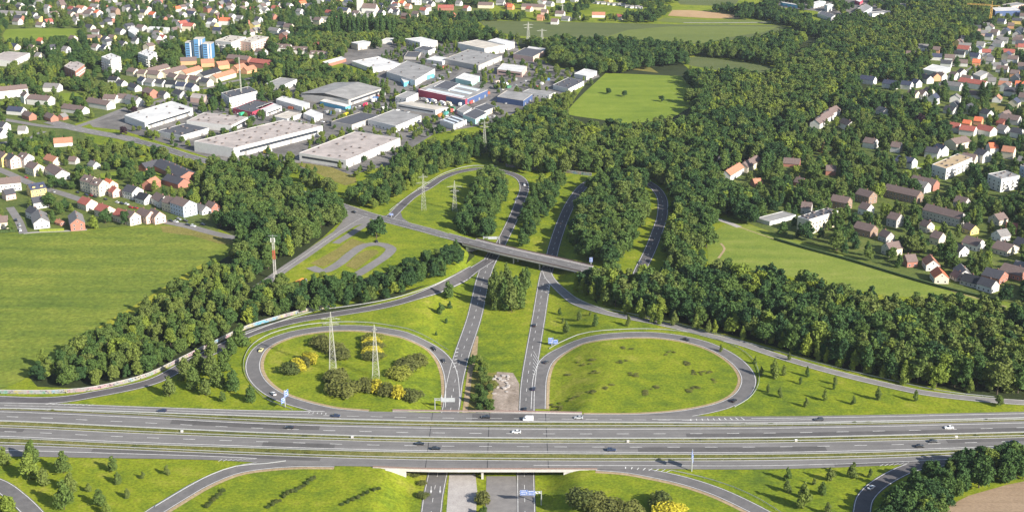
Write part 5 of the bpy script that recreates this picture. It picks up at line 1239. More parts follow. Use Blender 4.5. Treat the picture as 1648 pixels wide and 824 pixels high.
# pick: the 300 trees of each kind that show largest stand as objects, the rest as woodland
rec = []
for k, x, y, h, w, t, z in TREES:
    px, py = P(x, y, h * .5); size = h * w * S(x, y, h * .5)
    vis = 1.0 if (-20 < px < 1668 and -10 < py < 840) else 0.0
    rec.append((size * vis + TR.uniform(0, 4) * vis, k, x, y, h, w, t, z))
rec.sort(key=lambda r: -r[0]); cnt = {'broad': 0, 'slim': 0, 'cone': 0}; rest = []
cnt['broad'] = 16
for r in rec:
    s_, k, x, y, h, w, t, z = r
    if s_ > 0 and cnt[k] < 300:
        cnt[k] += 1; nm = {"broad": "round", "slim": "slender", "cone": "conical"}[k]
        if z.startswith("in the long wood"):
            px, py = P(x, y); fr = "front" if py > 445 + (px - 1000) * .233 else "back"; part = "left end" if px < 1150 else "middle" if px < 1400 else "right end"
            z = f"at the {fr} of the long wood beside the pasture, {part}"
        tree(k, float(x), float(y), float(h), float(w), float(t), f"{tone_word(t)} {nm} tree {z}", f"trees {z}")
    else: rest.append(r)
print("trees", len(TREES), "individual", cnt, "mass", len(rest))
# woodland: one object of points, each carrying one of the crowns above
def woodland(name, rows):
    variants = [(k, i) for k in ('broad', 'slim', 'cone') for i in range(len(CROWN[k]))]
    me = bpy.data.meshes.new(name); n = len(rows)
    me.from_pydata([(float(r[2]), float(r[3]), float(H(r[2], r[3]))) for r in rows], [], [])
    var = [variants.index((r[1], TR.randrange(len(CROWN[r[1]])))) for r in rows]
    a = me.attributes.new('variant', 'INT', 'POINT'); a.data.foreach_set('value', var)
    a = me.attributes.new('tone', 'FLOAT', 'POINT'); a.data.foreach_set('value', [float(r[6]) for r in rows])
    a = me.attributes.new('size', 'FLOAT_VECTOR', 'POINT'); a.data.foreach_set('vector', np.array([(r[4] * r[5], r[4] * r[5], r[4]) for r in rows]).ravel())
    a = me.attributes.new('turn', 'FLOAT_VECTOR', 'POINT'); a.data.foreach_set('vector', np.array([(0, 0, TR.uniform(0, 6.28)) for r in rows]).ravel())
    o = obj(name, me); tag(o, kind="stuff")
    ng = bpy.data.node_groups.new(name, 'GeometryNodeTree'); ng.interface.new_socket('Geometry', in_out='INPUT', socket_type='NodeSocketGeometry'); ng.interface.new_socket('Geometry', in_out='OUTPUT', socket_type='NodeSocketGeometry')
    N, K = ng.nodes, ng.links; gi = N.new('NodeGroupInput'); go = N.new('NodeGroupOutput'); j = N.new('GeometryNodeJoinGeometry')
    def attr(nm, ty): q = N.new('GeometryNodeInputNamedAttribute'); q.data_type = ty; q.inputs[0].default_value = nm; return q.outputs[0]
    av, asz, atn = attr('variant', 'INT'), attr('size', 'FLOAT_VECTOR'), attr('turn', 'FLOAT_VECTOR')
    for vi, (k, i) in enumerate(variants):
        src = SRC[(k, i)]
        oi = N.new('GeometryNodeObjectInfo'); oi.inputs[0].default_value = src; oi.inputs['As Instance'].default_value = False; oi.transform_space = 'ORIGINAL'
        cmp = N.new('FunctionNodeCompare'); cmp.data_type = 'INT'; cmp.operation = 'EQUAL'; K.new(av, cmp.inputs[2]); cmp.inputs[3].default_value = vi
        ip = N.new('GeometryNodeInstanceOnPoints'); K.new(gi.outputs[0], ip.inputs['Points']); K.new(cmp.outputs[0], ip.inputs['Selection']); K.new(oi.outputs['Geometry'], ip.inputs['Instance'])
        e2r = N.new('FunctionNodeEulerToRotation'); K.new(atn, e2r.inputs[0]); K.new(e2r.outputs[0], ip.inputs['Rotation']); K.new(asz, ip.inputs['Scale'])
        K.new(ip.outputs[0], j.inputs[0])
    K.new(j.outputs[0], go.inputs[0]); md = o.modifiers.new('scatter', 'NODES'); md.node_group = ng
    return o
SRC = {}
for o in COL.objects:
    if o.type == 'MESH':
        for k in ('broad', 'slim', 'cone'):
            for i, me_ in enumerate(CROWN[k]):
                if o.data == me_ and (k, i) not in SRC: SRC[(k, i)] = o
woodland("woodland", rest)

# --- shrubs
def shrubs(where, s, tone, cat=None):
    for row in s.strip().split('\n'):
        t = row.split(None, 6); p = G(float(t[0]), float(t[1])); 
        shrub(p[0], p[1], float(t[2]) * 1.18, float(t[3]) * 1.18, float(t[4]) * 1.12, math.radians(float(t[5].split(':')[0])), float(t[5].split(':')[1]), t[6])
shrubs("", """
467 600 13 10 4.6 0:.12 dark olive dome at the near end of the striped hedge inside the loop
479 594 9 13 4.6 25:.97 first yellow flowering band of the hedge nearest the loop's left curve
489 589 7 12 4.2 25:.30 brown band between the two yellow bands of the hedge
498 583 9 13 4.4 25:.93 second yellow flowering band of the hedge nearest the left curve
515 554 13 16 3.8 0:.32 brownish olive shrub at the far end of the hedge behind the pylon
532 564 14 16 3.8 0:.38 olive shrub in the middle of the hedge behind the pylon
548 574 13 14 3.6 0:.28 brown shrub at the near end of the hedge behind the pylon
599 549 13 8 4 0:.60 olive shrub at the far end of the hedge around the second pylon
600 556 13 7 4 0:.93 far yellow band of the hedge around the second pylon
600 563 13 8 4 0:.30 brown band in the hedge around the second pylon
599 571 13 7 4 0:.92 near yellow band of the hedge around the second pylon
600 579 13 8 4 0:.25 brown shrub at the near end of the hedge around the second pylon
641 606 16 14 4 0:.68 yellowish olive shrub in front of the brown hedge inside the loop
655 592 16 16 4 0:.28 brown shrub in the middle of the hedge right of the second pylon
670 585 15 15 4 0:.40 olive brown shrub at the far end of the hedge right of the pylon
552 632 20 21 5 0:.45 largest olive dome beside the motorway inside the loop
540 612 15 15 4.4 0:.35 olive shrub just behind the largest dome inside the loop
590 626 12 15 4.4 0:.36 olive brown shrub at the far end of the hedge near the motorway
607 628 8 14 4.4 10:.95 yellow band beside the far olive shrub near the motorway
622 633 10 13 4.4 10:.30 brown band in the middle of the hedge near the motorway
641 637 8 13 4.4 10:.97 brightest yellow band of the hedge near the motorway
660 643 13 13 4.4 0:.22 dark olive dome at the right end of the hedge near the motorway
936 812 15 16 5.5 0:.18 dark green dome on the lawn beside the bridge
958 818 14 14 5 0:.4 mid green shrub joining the dark dome beside the bridge
985 822 15 13 4.6 0:.30 brownish green shrub in the middle of the lower clump
1012 828 14 12 4.4 0:.42 olive shrub at the right end of the lower clump
1062 814 12 13 5 0:.15 dark dome behind the yellow bush on the lower lawn
1075 828 15 12 4.4 0:.97 large bright yellow bush on the lower lawn
680 800 6 6 2 0:.2 dark low bush by the bridge bank
790 622 9 7 2.5 0:.45 scrub growing on the rubble of the old carriageway
776 806 8 10 3.4 0:.35 green shrub on the old carriageway at the picture bottom
668 766 5 4 1.6 0:.25 low bush on the bank nearest the bridge wall
655 763 5 4 1.5 0:.42 low green bush on the bank left of the bridge wall
680 779 5 4 1.6 0:.3 small bush halfway down the bridge bank
""", 0)
for x, y, h, t in ((184 + 32, 183, 8, "copper leaved tree at the white hall, farther left one"), (318 - 24, 187, 9, "copper leaved tree in front of the white hall corner"), (1482, 208, 16, "large copper beech between the tall garden trees in the east"), (200, 218, 9, "copper leaved tree at the main street corner")):
    p = W0(x, y); tree('copper', p[0], p[1], h, 1.2, .5, t, None)
for i in range(13):
    p = G(432 + i * 6.2 + TR.uniform(-1, 1), 817 - i * 4.0 + TR.uniform(-2, 2)); shrub(p[0], p[1], TR.uniform(2.2, 3.6), TR.uniform(2.2, 3.4), TR.uniform(1.0, 1.8), 0, TR.uniform(.02, .2), "small dark bush in the longer slanting row on the lower loop lawn", "bushes in the longer slanting row")
for i in range(8):
    p = G(550 + i * 8.5 + TR.uniform(-1, 1), 812 - i * 3.6 + TR.uniform(-1.5, 1.5)); shrub(p[0], p[1], TR.uniform(2.2, 3.4), TR.uniform(2.2, 3.2), TR.uniform(.9, 1.6), 0, TR.uniform(.02, .2), "small dark bush in the shorter slanting row on the lower loop lawn", "bushes in the shorter slanting row")
for i in range(6):
    p = G(333 + i * 5.2, 816 - i * 5.0 + TR.uniform(-1, 1)); shrub(p[0], p[1], TR.uniform(2.5, 3.5), 3, TR.uniform(1.1, 1.8), 0, TR.uniform(.05, .25), "small dark bush near the inner edge of the lower loop", "bushes at the lower loop edge")
for gx_, gy_, nn in ((950, 582, 4), (1008, 562, 5), (1000, 583, 4), (910, 601, 3), (935, 586, 2), (958, 598, 3), (1018, 604, 6), (1108, 586, 7), (1120, 600, 6), (1138, 598, 4), (952, 630, 4), (978, 622, 4), (1046, 632, 7), (1055, 625, 5), (1112, 628, 6), (1120, 622, 5), (925, 641, 4), (896, 652, 6), (898, 658, 4), (1080, 570, 3), (1150, 612, 3)):
    for i in range(nn):
        p = G(gx_ + TR.uniform(-9, 9), gy_ + TR.uniform(-3.5, 3.5)); shrub(p[0], p[1], TR.uniform(2.0, 4.6), TR.uniform(1.5, 3.0), TR.uniform(.35, .7), .6, TR.uniform(.2, .6), "low dark weed tuft scattered on the plain loop lawn", "weed tufts on the plain loop lawn", 'weed_tuft')
for i in range(70):                             # growth on the medians
    x = TR.uniform(-260, 260)
    if xc(Y_MOT) - 46 < x < xc(Y_MOT) + 46: continue
    s0, s1 = TR.choice(((sA, sB), (sB, sC), (sB, sC), (sC, sD))); y = .5 * (np.interp(x, s0[0], s0[2]) + np.interp(x, s1[0], s1[1])) + TR.uniform(-.5, .5)
    e = shrub(x, float(y), TR.uniform(2, 6), TR.uniform(1.2, 2.0), TR.uniform(.4, .9), 0, TR.uniform(.1, .55), "low bush growing along the planted motorway medians", "median bushes", 'median_bush'); e.location.z = .16
for x, y in ((979, 152), (1005, 156), (1065, 164)):
    p = W0(x, y); tree('broad', p[0], p[1], 7, 1.3, .1, {979: "left lone dark tree", 1005: "middle lone dark tree", 1065: "right lone dark tree"}[x] + " standing in the round meadow", None)

# ================================================================== VEHICLES
CARC = {'black': (.012, .013, .016), 'dark blue': (.02, .03, .07), 'dark grey': (.05, .052, .058), 'silver': (.42, .43, .44), 'white': (.80, .80, .79), 'red': (.40, .02, .02), 'pale yellow': (.72, .66, .28), 'blue': (.04, .12, .35)}
def carpaint(c):
    k = c + ' car paint'
    if k in MATS: return MATS[k]
    m, nt, b, o = _new(k); f = _noise(nt, 1.5, 2, .5, coord='Object'); cc = CARC[c]
    nt.links.new(_ramp(nt, f, [(0.3, tuple(x * .92 for x in cc)), (0.7, cc)]), b.inputs['Base Color']); b.inputs['Roughness'].default_value = .28; b.inputs['Coat Weight'].default_value = .4
    MATS[k] = m; return m
M_TYRE = paint('tyre rubber', (.018, .018, .018), .2, 3, .9); M_LAMP = paint('head lamp', (.7, .7, .68), .05, 3, .2); M_TAIL = paint('tail lamp', (.35, .02, .02), .05, 3, .3)
def profile_body(sec, yw):
    """body from side sections: list of (x, z bottom, z top, half width)"""
    m = MB(); R_ = []
    for x, z0, z1, w in sec:
        R_.append([(x, -w, z0), (x, -w, z0 + (z1 - z0) * .6), (x, -w * .88, z1), (x, w * .88, z1), (x, w, z0 + (z1 - z0) * .6), (x, w, z0)])
    for a, b in zip(R_[:-1], R_[1:]):
        for i in range(6): j = (i + 1) % 6; m.quad(a[i], b[i], b[j], a[j])
    m.poly(R_[0]); m.poly(R_[-1][::-1]); return m
def car_parts(kind):
    if ('car', kind) in MATS: return MATS[('car', kind)]
    if kind == 'van':
        body = profile_body([(-2.6, .35, 2.1, .95), (-2.5, .3, 2.25, .98), (1.0, .3, 2.25, .98), (1.55, .3, 2.1, .97), (2.15, .3, 1.25, .95), (2.6, .35, 1.0, .9)], 1).me('body', None)
        glass = profile_body([(1.15, 1.35, 2.02, .985), (1.62, 1.32, 1.98, .98), (2.08, 1.28, 1.34, .95)], 1).me('windows', M_GLASS); wx = 1.6
    elif kind == 'estate':
        body = profile_body([(-2.3, .35, .95, .82), (-2.2, .28, 1.0, .9), (-1.0, .25, 1.0, .92), (1.0, .25, .98, .92), (2.0, .28, .82, .88), (2.3, .35, .65, .8)], 1).me('body', None)
        glass = profile_body([(-2.1, .95, 1.1, .80), (-1.7, .95, 1.44, .74), (.1, .95, 1.46, .74), (1.0, .95, 1.0, .80)], 1).me('windows', M_GLASS); wx = 1.4
    else:
        body = profile_body([(-2.2, .35, .88, .8), (-2.05, .28, .96, .88), (-1.2, .25, .98, .9), (.9, .25, .95, .9), (1.9, .28, .80, .86), (2.2, .35, .62, .78)], 1).me('body', None)
        glass = profile_body([(-1.75, .93, .98, .78), (-1.05, .93, 1.38, .72), (.05, .93, 1.42, .72), (.95, .93, .97, .78)], 1).me('windows', M_GLASS); wx = 1.35
    roof = MB(); 
    if kind == 'van': roof = None
    elif kind == 'estate': roof.box(-1.72, .12, -.66, .66, 1.445, 1.50)
    else: roof.box(-1.02, .08, -.64, .64, 1.40, 1.455)
    wh = MB(); wh.bar((0, -.11, 0), (0, .11, 0), .32, n=12)
    hl = MB(); hl.box(-.05, .05, -.16, .16, -.07, .07); 
    MATS[('car', kind)] = (body, glass, roof.me('roof', None) if roof else None, wh.me('wheel', M_TYRE), hl.me('headlight', M_LAMP), hl.me('tail_light', M_TAIL), wx)
    return MATS[('car', kind)]
BODY = {}
def car(px, py, hx, hy, colour, kind, label, group=None, z=None, full=True):
    """px, py: foot of the car in the photograph; hx, hy: a point of the photograph it drives towards"""
    p = W0(px, py, z) if z is not None else G(px, py); q = W0(hx, hy, z) if z is not None else G(hx, hy)
    an = math.atan2(q[1] - p[1], q[0] - p[0]); zz = (z if z is not None else float(H(*p)) + .16)
    e = empty('van' if kind == 'van' else 'car', float(p[0]), float(p[1]), zz, an); tag(e, label, 'van' if kind == 'van' else 'car', group)
    body, glass, roof, wh, hl, tl, wx = car_parts(kind); mt = carpaint(colour)
    def copy(me, nm):
        k = (me.name, colour)
        if k not in BODY: BODY[k] = me.copy(); BODY[k].materials.clear(); BODY[k].materials.append(mt)
        return obj(nm, BODY[k], e)
    copy(body, 'body'); obj('windows', glass, e)
    if roof: copy(roof, 'roof')
    if full:
        for sx in (-1, 1):
            for sy in (-1, 1): w = obj('wheel', wh, e); w.location = (sx * wx, sy * .82, .32)
        X = 2.58 if kind == 'van' else 2.26 if kind == 'estate' else 2.16
        for sy in (-1, 1):
            a = obj('headlight', hl, e); a.location = (X, sy * .55, .62); a = obj('tail_light', tl, e); a.location = (-X, sy * .58, .76)
    return e
CARS = """
261 662 100 658 dark blue|estate|dark blue estate car on the far carriageway near the dark slip road|A
466 689 300 680 black|saloon|black car alone on the second carriageway below the blue gantry sign|A
541 670 700 676 dark blue|saloon|dark blue car on the far carriageway just past the loop with pylons|A
782 672 600 668 black|saloon|black car on the bridge ahead of the white van|A
850 676 700 674 white|van|white van on the far carriageway of the motorway bridge|A
931 673 800 672 silver|saloon|silver car following the white van|A
831 696 700 692 white|saloon|white car on the second carriageway above the bridge|A
676 715 800 716 black|saloon|black car on the third carriageway, behind another dark car|A
702 723 850 724 black|estate|black estate car on the third carriageway, ahead of another dark car|A
984 725 1150 726 dark blue|estate|dark blue estate alone on the third carriageway right of the bridge|A
1318 676 1150 678 dark grey|estate|dark grey car on the far carriageway under the long lawn|A
1527 689 1350 692 white|saloon|white car on the second carriageway at the right|A
1502 711 1648 706 dark grey|saloon|dark grey car in the inner lane of a close pair|A
1480 719 1600 714 black|saloon|black car in the outer lane of a close pair|A
1633 713 1700 710 dark blue|estate|dark blue car on the third carriageway at the picture edge|A
1181 646 1195 635 black|saloon|black car leaving the plain loop toward the motorway|G
1402 786 1420 774 white|saloon|white car on the shaded corner road|G
420 565 412 575 pale yellow|saloon|pale yellow car on the left curve of the pylon loop|G
698 563 712 577 black|estate|black car behind a second one on the pylon loop|G
714 582 724 600 dark grey|saloon|dark grey car ahead of the other on the pylon loop|G
440 635 425 622 white|saloon|white car entering the pylon loop next to the blue sign|G
860 525 866 505 black|saloon|dark car climbing the eastern through road|G
879 584 900 567 dark grey|saloon|dark grey car entering the plain loop|G
1104 548 1130 554 black|saloon|black car on the far curve of the plain loop|G
859 627 865 600 dark blue|saloon|dark blue car on the through road before the hatched gore|G
845 660 848 640 black|saloon|black car on the through road next to the motorway bridge|G
844 299 846 306 white|saloon|white car in the bend of the smaller loop|G
570 343 590 348 black|saloon|black car on the main road before the junction|G
766 394 790 400 white|saloon|white car driving onto the road bridge|G
606 390 610 394 black|saloon|black car parked under the lone junction tree|G
1031 424 1026 440 dark grey|saloon|dark grey car on the shaded loop, farther one of two|G
1032 434 1027 450 black|saloon|black car on the shaded loop, nearer one of two|G
831 322 826 334 dark blue|saloon|dark blue car in the shade of the smaller loop|G
"""
for row in CARS.strip().split('\n'):
    t = row.split('|'); q = t[0].split(None, 4); car(*map(float, q[:4]), q[4], t[1], t[2], None, .31 if t[3] == 'A' else None)
VC = ['black', 'silver', 'white', 'dark grey', 'red', 'dark blue', 'white', 'silver']
def parked(group, where, s):
    it = [q.split(',') for q in s.split()]; seen = {}
    for q in it:
        c = q[4].replace('_', ' '); seen.setdefault(c, []).append(q)
    for c, L_ in seen.items():
        L_.sort(key=lambda q: float(q[0]))
        for i, q in enumerate(L_): car(float(q[0]), float(q[1]), float(q[2]), float(q[3]), c, 'saloon' if i % 2 else 'estate', (ordinal(i, len(L_)) + ' ' if len(L_) > 1 else '') + f"{c} car parked {where}", group, full=False)
parked("cars parked along the village street", "along the village street", "125,311,140,317,black 139,315,150,319,dark_blue 147,316,160,320,red 153,318,165,322,black 170,322,180,326,black 189,327,200,330,white 196,329,206,332,black 204,330,215,333,white 211,335,222,338,red 219,336,230,339,red 275,357,290,361,black 283,358,295,361,white 288,354,300,358,silver 299,357,312,360,black 302,363,315,366,black 311,365,325,368,white 327,363,340,366,black 32,364,34,372,silver 33,372,35,380,white 26,356,28,362,black 42,287,55,292,red 86,310,98,314,silver")
yard_spots = [(520, 197, 'w'), (528, 198, 'd'), (536, 200, 's'), (486, 198, 'w'), (478, 197, 'd'), (680, 160, 'w'), (694, 166, 's'), (660, 170, 'w'), (712, 186, 'd'), (720, 188, 'w'), (728, 190, 's'), (770, 192, 'w'), (778, 193, 'd'), (786, 190, 's'), (795, 188, 'w'), (800, 164, 'd'), (808, 165, 'w'), (815, 168, 's'), (780, 146, 'w'), (790, 142, 'd'), (798, 138, 's'), (806, 134, 'w'), (700, 132, 'd'), (706, 128, 'w'), (712, 124, 's'), (724, 118, 'w'), (380, 182, 'w'), (386, 184, 'w'), (392, 185, 's'), (330, 178, 'w'), (322, 181, 'w'), (314, 184, 's'), (306, 187, 'd'), (424, 184, 'd'), (430, 186, 'w'), (560, 176, 's'), (570, 174, 'w'), (580, 172, 'd'), (640, 178, 'w'), (648, 180, 'd'), (656, 182, 's'), (830, 138, 'w'), (838, 135, 'd'), (846, 132, 's'), (1290, 10, 'w'), (1296, 12, 's'), (1360, 12, 'w'), (1366, 14, 'd'), (1372, 11, 's'), (1586, 72, 'w'), (1592, 70, 's'), (1598, 67, 'w'), (1604, 64, 'd'), (1600, 72, 's'), (1608, 69, 'w'), (1552, 122, 'w'), (1480, 160, 's'), (1560, 265, 'w'), (1478, 272, 'w'), (1456, 278, 's')]
CM = {'w': 'white', 'd': 'dark grey', 's': 'silver'}; cc_ = {}
for x, y, k in yard_spots:
    x += TR.uniform(-1, 1); y += TR.uniform(-.5, .5)
    where = "in the industrial estate" if x < 900 else "around the retail park" if x < 1400 else "by the eastern street"
    car(x, y, x + TR.choice((8, 5)), y + TR.uniform(-3, 3), CM[k], 'saloon', f"{CM[k]} car parked {where}", f"{CM[k]} cars parked {where}", full=False)
def truck(px, py, hx, hy, col, label, L=7.5, hgt=2.7):
    p = G(px, py); q = G(hx, hy); e = empty('truck', float(p[0]), float(p[1]), .1, math.atan2(q[1] - p[1], q[0] - p[0])); tag(e, label, 'truck')
    cm = paint(label[:18] + ' cargo', col, .08, .5, .5)
    m = MB(); m.box(-L / 2, L / 2 - .2, -1.25, 1.25, 1.0, 1.0 + hgt); m.build('cargo_box', cm, e)
    m = profile_body([(L / 2 + .1, .6, 2.9, 1.2), (L / 2 + 1.2, .6, 2.9, 1.2), (L / 2 + 1.9, .6, 2.0, 1.18)], 1); m.build('cab', WM['w'], e)
    m = MB(); m.box(L / 2 + 1.25, L / 2 + 1.93, -1.05, 1.05, 1.9, 2.55); m.build('windscreen', M_GLASS, e)
    m = MB(); m.box(-L / 2, L / 2 + 1.6, -.5, .5, .55, .98); m.build('chassis', M_TYRE, e)
    for x in (-L / 2 + 1.2, L / 2 + .9):
        for y in (-1.05, 1.05): m = MB(); m.bar((x, y - .18, .5), (x, y + .18, .5), .5, n=12); m.build('wheel', M_TYRE, e)
YL = (.75, .55, .02)
for a in ((557, 188, 566, 184, YL, "bright yellow lorry beside the square white hall"), (588, 172, 595, 168, (.55, .03, .09), "crimson lorry next to the grey gabled hall"), (602, 165, 610, 161, (.75, .74, .72), "white lorry at the street behind the crimson lorry"), (570, 166, 578, 163, (.10, .35, .5), "blue lorry at the grey gabled hall"),
          (708, 189, 716, 185, (.60, .20, .06), "orange container lorry at the yard corner"), (718, 186, 726, 182, (.08, .32, .28), "green container lorry between orange and red ones"), (726, 182, 734, 178, (.55, .12, .09), "red container lorry at the yard corner"), (742, 171, 752, 167, (.78, .77, .75), "long white lorry beside the long cream garages"),
          (758, 168, 764, 165, (.5, .1, .08), "short red lorry next to the long white lorry"), (684, 164, 690, 166, (.3, .3, .3), "grey lorry under the red canopy"), (698, 166, 704, 168, (.8, .8, .78), "white box lorry in the lorry yard"), (712, 169, 718, 171, (.8, .8, .78), "second white box lorry in the lorry yard"),
          (722, 170, 728, 172, (.7, .6, .4), "cream box lorry in the lorry yard"), (390, 187, 400, 184, (.05, .42, .22), "green lorry before the low office with red fascia"), (800, 136, 808, 134, (.78, .6, .5), "pink and white stall lorry in the estate"), (812, 139, 820, 137, (.6, .7, .68), "pale green lorry near the meadow workshops"), (592, 148, 600, 144, (.75, .4, .1), "orange lorry along the grey gabled hall"),
          (430, 247, 436, 245, (.75, .55, .05), "yellow skip lorry beside the white three part warehouse"), (484, 459, 490, 456, (.70, .30, .04), "orange lorry hidden among trees near the side road")): truck(*a)

# ================================================================== PYLONS, MASTS, SIGNS
def lattice(e, w0, w1, z0, z1, n, r, mat, name='tower_body', alt=None):
    m = MB()
    for i in range(n):
        a, b = z0 + (z1 - z0) * i / n, z0 + (z1 - z0) * (i + 1) / n; wa, wb = w0 + (w1 - w0) * i / n, w0 + (w1 - w0) * (i + 1) / n; mi = (i % 2) if alt else 0
        ca = [(-wa, -wa, a), (wa, -wa, a), (wa, wa, a), (-wa, wa, a)]; cb_ = [(-wb, -wb, b), (wb, -wb, b), (wb, wb, b), (-wb, wb, b)]
        for k in range(4):
            l = (k + 1) % 4; m.bar(ca[k], cb_[k], r, mi, 4); m.bar(ca[k], cb_[l], r * .65, mi, 3); m.bar(ca[l], cb_[k], r * .65, mi, 3); m.bar(ca[k], ca[l], r * .6, mi, 3)
    return m.build(name, [mat, alt] if alt else mat, e)
def pylon(px, py, top, label, arms, ang=0.0, w=1.9, r=.075):
    p = G(px, py); z0 = float(H(*p)); 
    h = (py - top) / S(p[0], p[1], 15) / math.cos(PITCH + math.atan((py - 412) / FPX))
    e = empty('pylon', float(p[0]), float(p[1]), z0, ang); tag(e, label, 'pylon')
    lattice(e, w, w * .28, -.2, h * .82, 9, r, M_LATT); lattice(e, w * .28, .1, h * .82, h, 3, r * .8, M_LATT, 'peak')
    for fz, half in arms:
        m = MB(); z = h * fz
        for s in (-1, 1):
            t = (s * half, 0, z)
            for yy in (-.5, .5): m.bar((0, yy, z), t, r * .8, 0, 4); m.bar((0, yy, z + 1.3), t, r * .6, 0, 4)
            for q in (.3, .6): m.bar((s * half * q, -.5 * (1 - q), z), (s * half * q, .5 * (1 - q), z + 1.3 * (1 - q)), r * .5, 0, 3)
        ar = m.build('cross_arm', M_LATT, e)
        for s in (-1, 1):
            for q in (.98, .6):
                m = MB(); m.bar((s * half * q, 0, z - .05), (s * half * q, 0, z - 1.3), .09, 0, 5); m.build('insulator', M_GLASS, ar)
    return e
pylon(536, 597, 503, "tall lattice pylon on the left inside the loop with striped hedges", ((.88, 5.2), (.80, 4.6)))
pylon(605, 607, 523, "tall lattice pylon on the right inside the loop with striped hedges", ((.90, 1.6),))
pylon(682, 338, 280, "left lattice pylon inside the smaller loop", ((.74, 5.5), (.9, 3.6), (.6, 4.5)), .1)
pylon(732, 340, 291, "right lattice pylon beside the grove inside the smaller loop", ((.80, 6.0), (.66, 3.5)), .1)
pylon(780, 246, 195, "lattice pylon in the scrub before the great wood", ((.80, 4.5), (.92, 3.5)), .2)
pylon(850, 64, 36, "left of two distant pylons before the far field", ((.82, 7.0), (.66, 6)), .2, 2.2, .16)
pylon(872, 65, 47, "right of two distant pylons before the far field", ((.82, 7.0),), .2, 2.0, .16)
pylon(905, 26, 7, "pale lattice pylon between white houses beyond the far field", ((.85, 3),), .2, 1.6, .2)
p = G(443, 450); e = empty('radio_mast', float(p[0]), float(p[1]), 0); tag(e, "red and white radio mast beside the side road", "mast")
M_REDM = paint('mast red', (.42, .07, .05), .1, 1)
hm = 72 / S(p[0], p[1], 15) / .94; lattice(e, .75, .68, 0, hm * .45, 5, .10, WM['g'], 'mast_body'); lattice(e, .68, .62, hm * .455, hm * .66, 2, .10, M_REDM, 'mast_section'); lattice(e, .62, .55, hm * .665, hm * .93, 3, .10, M_LATT, 'mast_section')
m = MB(); m.bar((-3, 0, hm * .97), (3, 0, hm * .97), .10, n=5); m.bar((0, 0, hm * .9), (0, 0, hm), .12, n=6); m.build('antenna_bar', M_STEEL, e)
for s in (-1, 1): m = MB(); m.box(s * 1.2 - .25, s * 1.2 + .25, -.9, -.6, hm * .84, hm * .93); m.build('antenna_panel', M_LINE, e)
p = W0(388, 148, 11); e = empty('radio_mast', float(p[0]), float(p[1]), 11); tag(e, "tall thin grey mast on the white office slab", "mast")
lattice(e, .55, .3, -.2, 36, 10, .12, M_LATT, 'mast_body'); m = MB(); m.bar((-.9, 0, 22), (.9, 0, 22), .35, n=8); m.build('dish', M_LINE, e)
# crane
M_CRANE = paint('crane yellow', (.55, .33, .08), .1, 1)
p = W0(1593, 40, 0); e = empty('tower_crane', float(p[0]), float(p[1]), 0, math.radians(155)); tag(e, "ochre tower crane standing above the eastern suburb", "crane")
lattice(e, 1.1, 1.1, 0, 26, 8, .28, M_CRANE, 'mast'); m = MB()
for i in range(10):
    a, b = i * 3.4, (i + 1) * 3.4; m.bar((a, -.6, 26.5), (b, -.6, 26.5), .22, n=4); m.bar((a, .6, 26.5), (b, .6, 26.5), .22, n=4); m.bar((a, 0, 28), (b, 0, 28 - .02 * i), .22, n=4); m.bar((a, .6, 26.5), (b, 0, 28), .14, n=3); m.bar((b, -.6, 26.5), (a, 0, 28), .14, n=3)
m.build('jib', M_CRANE, e); m = MB(); m.bar((0, 0, 26.5), (-11, 0, 26.5), .5, n=4); m.build('counter_jib', M_CRANE, e); m = MB(); m.box(-11.5, -8.5, -.9, .9, 24.4, 26.4); m.build('counterweight', M_WHITEC, e)
m = MB(); m.bar((0, 0, 26), (0, 0, 33), .3, n=4); m.build('apex', M_CRANE, e); m = MB(); m.box(.3, 1.9, -.8, .8, 24.2, 26.0); m.build('cab', M_LINE, e)
# road signs
M_SBLUE = paint('sign blue', (.012, .10, .42), .05, 1, .5); M_SBACK = paint('sign back', (.40, .42, .44), .08, 1, .5)
def sign_panel(e, cx, z, w, h, face, rows=3, y=-.12, name='sign_panel', seed=1):
    """a sign plate facing -y; its rows of lettering too small to read are pale bars"""
    m = MB(); m.box(cx - w / 2, cx + w / 2, y - .05, y + .05, z, z + h, 0); s = m.build(name, M_SBLUE if face else M_SBACK, e)
    q = random.Random(seed); yy = y - .056
    m = MB(); b = .12
    for x0, x1, z0, z1 in ((cx - w / 2 + .06, cx + w / 2 - .06, z + .06, z + b), (cx - w / 2 + .06, cx + w / 2 - .06, z + h - b, z + h - .06), (cx - w / 2 + .06, cx - w / 2 + b, z + b, z + h - b), (cx + w / 2 - b, cx + w / 2 - .06, z + b, z + h - b)):
        m.quad((x0, yy, z0), (x1, yy, z0), (x1, yy, z1), (x0, yy, z1))
    if face:
        for i in range(rows):
            zz = z + h * (i + .55) / (rows + .2); x = cx - w * .38
            while x < cx + w * .25:
                l = q.uniform(.25, .7); m.quad((x, yy, zz), (x + l, yy, zz), (x + l, yy, zz + h * .11), (x, yy, zz + h * .11)); x += l + .14
        m.quad((cx + w * .32, yy, z + h * .2), (cx + w * .38, yy, z + h * .2), (cx + w * .38, yy, z + h * .75), (cx + w * .32, yy, z + h * .75))
    else:
        for i in range(6): x = cx - w * .42 + w * .84 * i / 5; m.quad((x - .06, yy, z + .2), (x + .06, yy, z + .2), (x + .06, yy, z + h - .2), (x - .06, yy, z + h - .2))
    m.build('lettering' if face else 'rib', M_LINE if face else M_STEEL, s); return s
